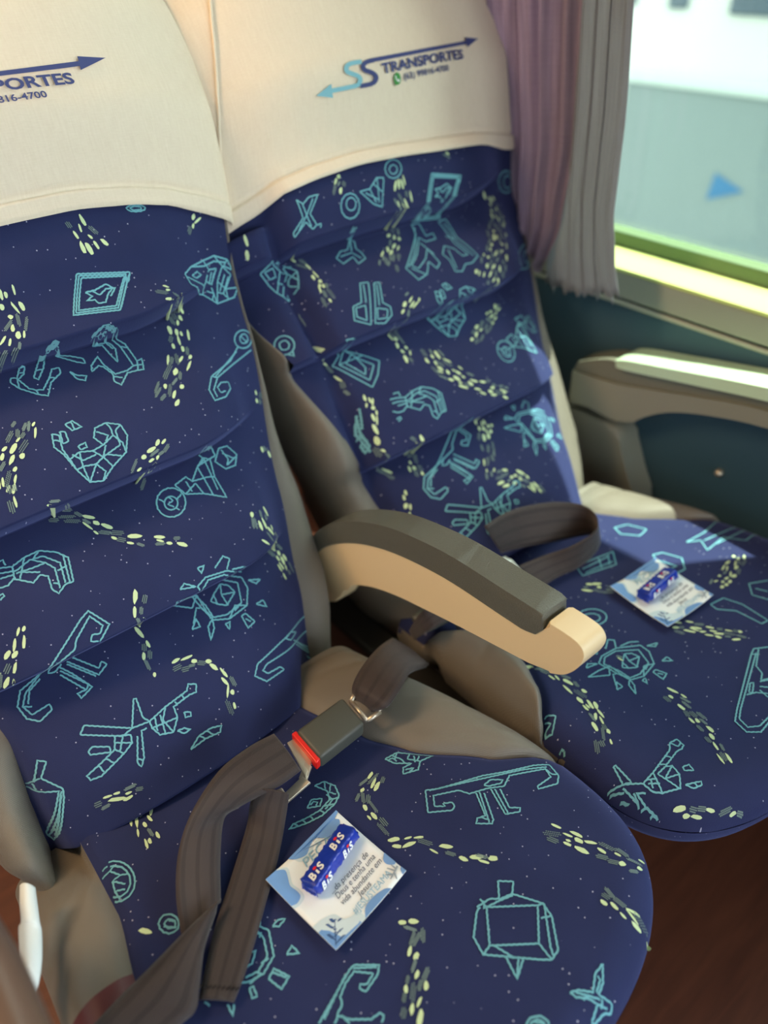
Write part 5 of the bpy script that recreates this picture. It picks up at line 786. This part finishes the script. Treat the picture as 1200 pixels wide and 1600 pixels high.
def make_sweet(base, rz, label):
    t = thing('wafer_bar', label, 'sweet', base, 'small wrapped wafer bars'); t.rotation_euler = (0, 0, rz); ORG[t.name] = {'org': Vector((0, 0, 0))}
    Lh, Wh, H = .0325, .0098, .0125
    mb = MB(); rows = []
    rn = random.Random(3)
    for i in range(25):
        x = -Lh+2*Lh*i/24; e = min(1, (Lh-abs(x))/.0022+.55); w = Wh*e; h = H/2*e; r = []
        for k in range(28):
            a = 2*math.pi*k/28; c, s = math.cos(a), math.sin(a)
            px = math.copysign(abs(c)**.32, c)*w; pz = math.copysign(abs(s)**.32, s)*h
            j = .00045*math.sin(x*900+k)+.0003*rn.uniform(-1, 1)
            r.append(((x, (px+j)*math.cos(.42)+(pz+j)*math.sin(.42), -(px+j)*math.sin(.42)+(pz+j)*math.cos(.42)+H/2+.0024)))
        rows.append(r)
    ids = mb.grid(rows, 0, closed=True); mb.face(ids[0][::-1], 0); mb.face(ids[-1], 0)
    body = mb.build('wrapper', FOIL, t)
    for s in (-1, 1):
        mb = MB()
        mb.grid([[(s*(Lh-.0006), -Wh*.85+Wh*1.7*k/8, .002+j*.0085+.0006*math.sin(k*2)) for k in range(9)] for j in range(2)])
        mb.grid([[(s*(Lh-.0008+.0022*j), -Wh*.7+Wh*1.4*k/8, .006+.0008*math.sin(k*2.2)) for k in range(9)] for j in range(2)])
        mb.build('folded_end', SILV, t)
    mb = MB()
    def roll(x, y, z):
        a = .42; z -= H/2
        return (x, y*math.cos(a)+z*math.sin(a), -y*math.sin(a)+z*math.cos(a)+H/2+.0024)
    top = lambda x, y: roll(x, y, H+.0009)
    side = lambda x, y: roll(x, -Wh-.0009, H/2-.0045+y)
    def logo(f, x0, y0, k=1.):
        put_text(mb, 'B', .0098*k, lambda x, y: f(x0+x, y0+y), 0, .3, width=.0056*k, bold=.0004)
        put_poly(mb, [(.0064*k, 0), (.0082*k, 0), (.0094*k, .0042*k), (.0076*k, .0042*k)], lambda x, y: f(x0+x, y0+y), 0)
        put_poly(mb, [(.0094*k+.0017*k*math.cos(.6*i), .0064*k+.0014*k*math.sin(.6*i)) for i in range(10)], lambda x, y: f(x0+x, y0+y), 1)
        put_text(mb, 'S', .0095*k, lambda x, y: f(x0+.0096*k+x, y0+y), 0, .3, width=.0058*k, bold=.0004)
    logo(top, -.0285, -.0058, 1.2); logo(top, .0030, -.0058, 1.2)
    logo(side, -.0270, 0, .98); logo(side, .0050, 0, .98)
    mb.build('wrapper_print', [WHITE, DOT], t)
    return t
a0, a1, a2, a3 = [Vector(p) for p in ((0.1370, 0.3302, -0.6680), (0.2127, 0.3381, -0.6680), (0.2304, 0.2564, -0.6680), (0.1471, 0.2442, -0.6680))]
def place(q): 
    c = (q[0]+q[1]+q[2]+q[3])/4; d = (q[1]-q[0]).normalized()+(q[2]-q[3]).normalized(); return c, math.atan2(d.y, d.x)
cA, rA = place((a0, a1, a2, a3))
cB, rB = place([Vector(p) for p in ((0.6519, 0.3600, -0.6680), (0.7488, 0.3512, -0.6680), (0.7552, 0.2638, -0.6680), (0.6575, 0.2707, -0.6680))])
zA = cush_z(cA.x, cA.y)+.001; zB = cush_z(cB.x-SEATB[0], cB.y-SEATB[1], 'B')+.001
make_card((cA.x, cA.y, zA), rA, 'blue and white prayer card on the near seat cushion, beside the buckled belt')
make_card((cB.x, cB.y, zB), rB, 'blue and white prayer card on the window seat cushion, beyond the middle armrest')
def on_card(c, r, a, b, z):
    x, y = (a-.5)*S, (.5-b)*S; return (c.x+x*math.cos(r)-y*math.sin(r), c.y+x*math.sin(r)+y*math.cos(r), z)
make_sweet(on_card(cA, rA, .575, .350, zA+.0048), rA+.19, 'blue wrapped wafer bar lying on the card of the near seat')
make_sweet(on_card(cB, rB, .52, .41, zB+.0048), rB+.12, 'blue wrapped wafer bar lying on the card of the window seat')
# ---- paper slip ------------------------------------------------------------
mb = MB()
Lp = [(-0.0299, 0.4539, -0.6400), (-0.0355, 0.4402, -0.6420), (-0.0402, 0.4269, -0.6450), (-0.0438, 0.4251, -0.6480), (-0.0495, 0.4082, -0.6500), (-0.0525, 0.3973, -0.6520), (-0.0615, 0.3931, -0.6550), (-0.0636, 0.3705, -0.6600), (-0.0619, 0.3434, -0.6600)]
Rp = [(-0.0205, 0.4442, -0.6400), (-0.0242, 0.4317, -0.6420), (-0.0286, 0.4168, -0.6450), (-0.0304, 0.4101, -0.6480), (-0.0358, 0.3963, -0.6500), (-0.0421, 0.3840, -0.6520), (-0.0508, 0.3717, -0.6550), (-0.0593, 0.3609, -0.6600), (-0.0637, 0.3439, -0.6600)]
ribbon(mb, Lp, Rp, n=5, cols=8, arch=.006)
tag(mb.build('paper_slip', plastic('white_paper', srgb(226, 232, 230), .7, .5, .002, 60.), solid=.0006), 'crumpled white paper slip tucked beside the near seat cushion', 'paper')
# ---- curtain ---------------------------------------------------------------
def cloth(name, c1, c2):
    m = material(name, c1, .75, sheen=.3, spec=.2); k = NT(m); tc = k.n('TexCoord')
    mp = k.n('Mapping', i_Scale=(60, 3, 1)); k.l(tc.outputs['UV'], mp.inputs[0])
    n = k.n('TexNoise', i_Scale=3., i_Detail=4.); k.l(mp.outputs[0], n.inputs['Vector'])
    mp2 = k.n('Mapping', i_Scale=(8, 420, 1)); k.l(tc.outputs['UV'], mp2.inputs[0])
    n2 = k.n('TexNoise', i_Scale=2., i_Detail=2.); k.l(mp2.outputs[0], n2.inputs['Vector'])
    f = k.math('ADD', k.math('MULTIPLY', n.outputs['Fac'], .75), k.math('MULTIPLY', n2.outputs['Fac'], .25))
    col = k.mix(f, c1, c2); k.l(col, k.b.inputs['Base Color'])
    tr = k.n('BsdfTranslucent'); k.l(col, tr.inputs['Color']); mx = k.n('MixShader', i_0=.5)
    out = [x for x in k.t.nodes if x.type == 'OUTPUT_MATERIAL'][0]
    k.l(k.b.outputs[0], mx.inputs[1]); k.l(tr.outputs[0], mx.inputs[2]); k.l(mx.outputs[0], out.inputs[0])
    k.bump(n.outputs['Fac'], .4, .002); return m
t = thing('curtain', 'gathered mauve and grey curtain hanging beside the window', 'curtain', (.95, .72, -.45))
def drape(name, mat, x0, yr, yl, zb, n, amp, seed, xs=0., z1=.34):
    rn = random.Random(seed); ph = [rn.uniform(0, 6.28) for _ in range(6)]
    mb = MB(); rows = []; uvs = []
    NZ, NY = 60, 120
    for i in range(NZ+1):
        r = []; u = []
        for j in range(NY+1):
            f = j/NY; bz = zb(f); z = z1+(bz-z1)*i/NZ
            a, b = interp(yr, z), interp(yl, z); y = a+(b-a)*f
            q = f*n*6.283
            x = x0+xs*f+amp*(.6*math.sin(q+ph[0]+.4*math.sin(z*5+ph[1]))+.3*math.sin(2.3*q+ph[2]+z*2)+.15*math.sin(5.1*q+ph[3]))
            y += .006*math.sin(q*1.0+ph[4])
            r.append((x, y, z)); u.append((f*.6, z))
        rows.append(r); uvs.append(u)
    mb.grid(rows, 0, uvs=uvs); return mb.build(name, mat, t, solid=.0008)
drape('lining', cloth('grey_curtain_cloth', srgb(124, 127, 134), srgb(170, 172, 178)), .890,
      [(-.47, .548), (-.43, .550), (-.36, .575), (-.30, .588), (-.2, .592), (-.05, .608), (.3, .63)], [(-.46, .735), (-.3, .745), (-.05, .76), (.3, .80)],
      lambda f: -.407-.05*f+.004*math.sin(f*40)+.003*math.sin(f*97), 5, .004, 4, xs=.07)
drape('gathered_panel', cloth('mauve_curtain_cloth', srgb(124, 108, 130), srgb(208, 188, 208)), .945,
      [(-.44, .742), (-.36, .712), (-.25, .703), (-.05, .722), (.3, .76)], [(-.45, .80), (-.3, .85), (-.05, .90), (.3, .95)],
      lambda f: -.432+.055*abs(f-.12)**.8+.006*math.sin(f*30), 4, .016, 9)
# ---- bus parked outside ----------------------------------------------------
t = thing('parked_bus', 'white bus with grey windows and blue arrow parked outside the window', 'bus', (3.7, 1.5, -2.3))
BW = plastic('white_bus_paint', srgb(236, 240, 236), .35, coat=.4)
mb = MB(); mb.box((3.75, 1.5, -.6), (1.1, 9, 3.2), bevel=.05); mb.build('body', BW, t)
PAN = plastic('grey_bus_panel', srgb(146, 162, 164), .35)
mb = MB(); mb.box((3.19, -.47, -.93), (.03, 5.4, .86), bevel=.01); pn = mb.build('side_panel', PAN, t)
mb = MB(); mb.box((3.172, -.47, -.515), (.02, 5.4, .04), bevel=.005); mb.build('panel_frame', plastic('pale_bus_trim', srgb(222, 236, 232), .4), pn)
mb = MB(); mb.box((3.172, 2.16, -.95), (.02, .06, .80), bevel=.005); mb.build('panel_frame', plastic('pale_bus_trim', srgb(222, 236, 232), .4), pn)
mb = MB(); mb.poly([(3.1700, 1.6490, -0.8153), (3.1700, 1.5129, -0.8640), (3.1700, 1.6637, -0.9229)]); mb.build('arrow_mark', material('blue_bus_print', srgb(60, 130, 184), .5), pn)
GL = plastic('dark_bus_glass', srgb(92, 108, 124), .2)
for p, q in (((3.1800, 2.0140, -0.2781), (3.1800, 1.9293, -0.2660)), ((3.1800, 1.7536, -0.2825), (3.1800, 1.4477, -0.2790)), ((3.1800, 2.2412, -0.2705), (3.1800, 2.1645, -0.2674))):
    mb = MB(); zb = (p[2]+q[2])/2; mb.box((3.195, (p[1]+q[1])/2, zb+.3), (.02, abs(p[1]-q[1]), .60), bevel=.01); mb.build('window', GL, t)
for y in (-1.2, 3.9):
    mb = MB(); mb.tube([(3.25, y, -1.85), (3.5, y, -1.85)], .45, 28); mb.build('wheel', SHELL, t)
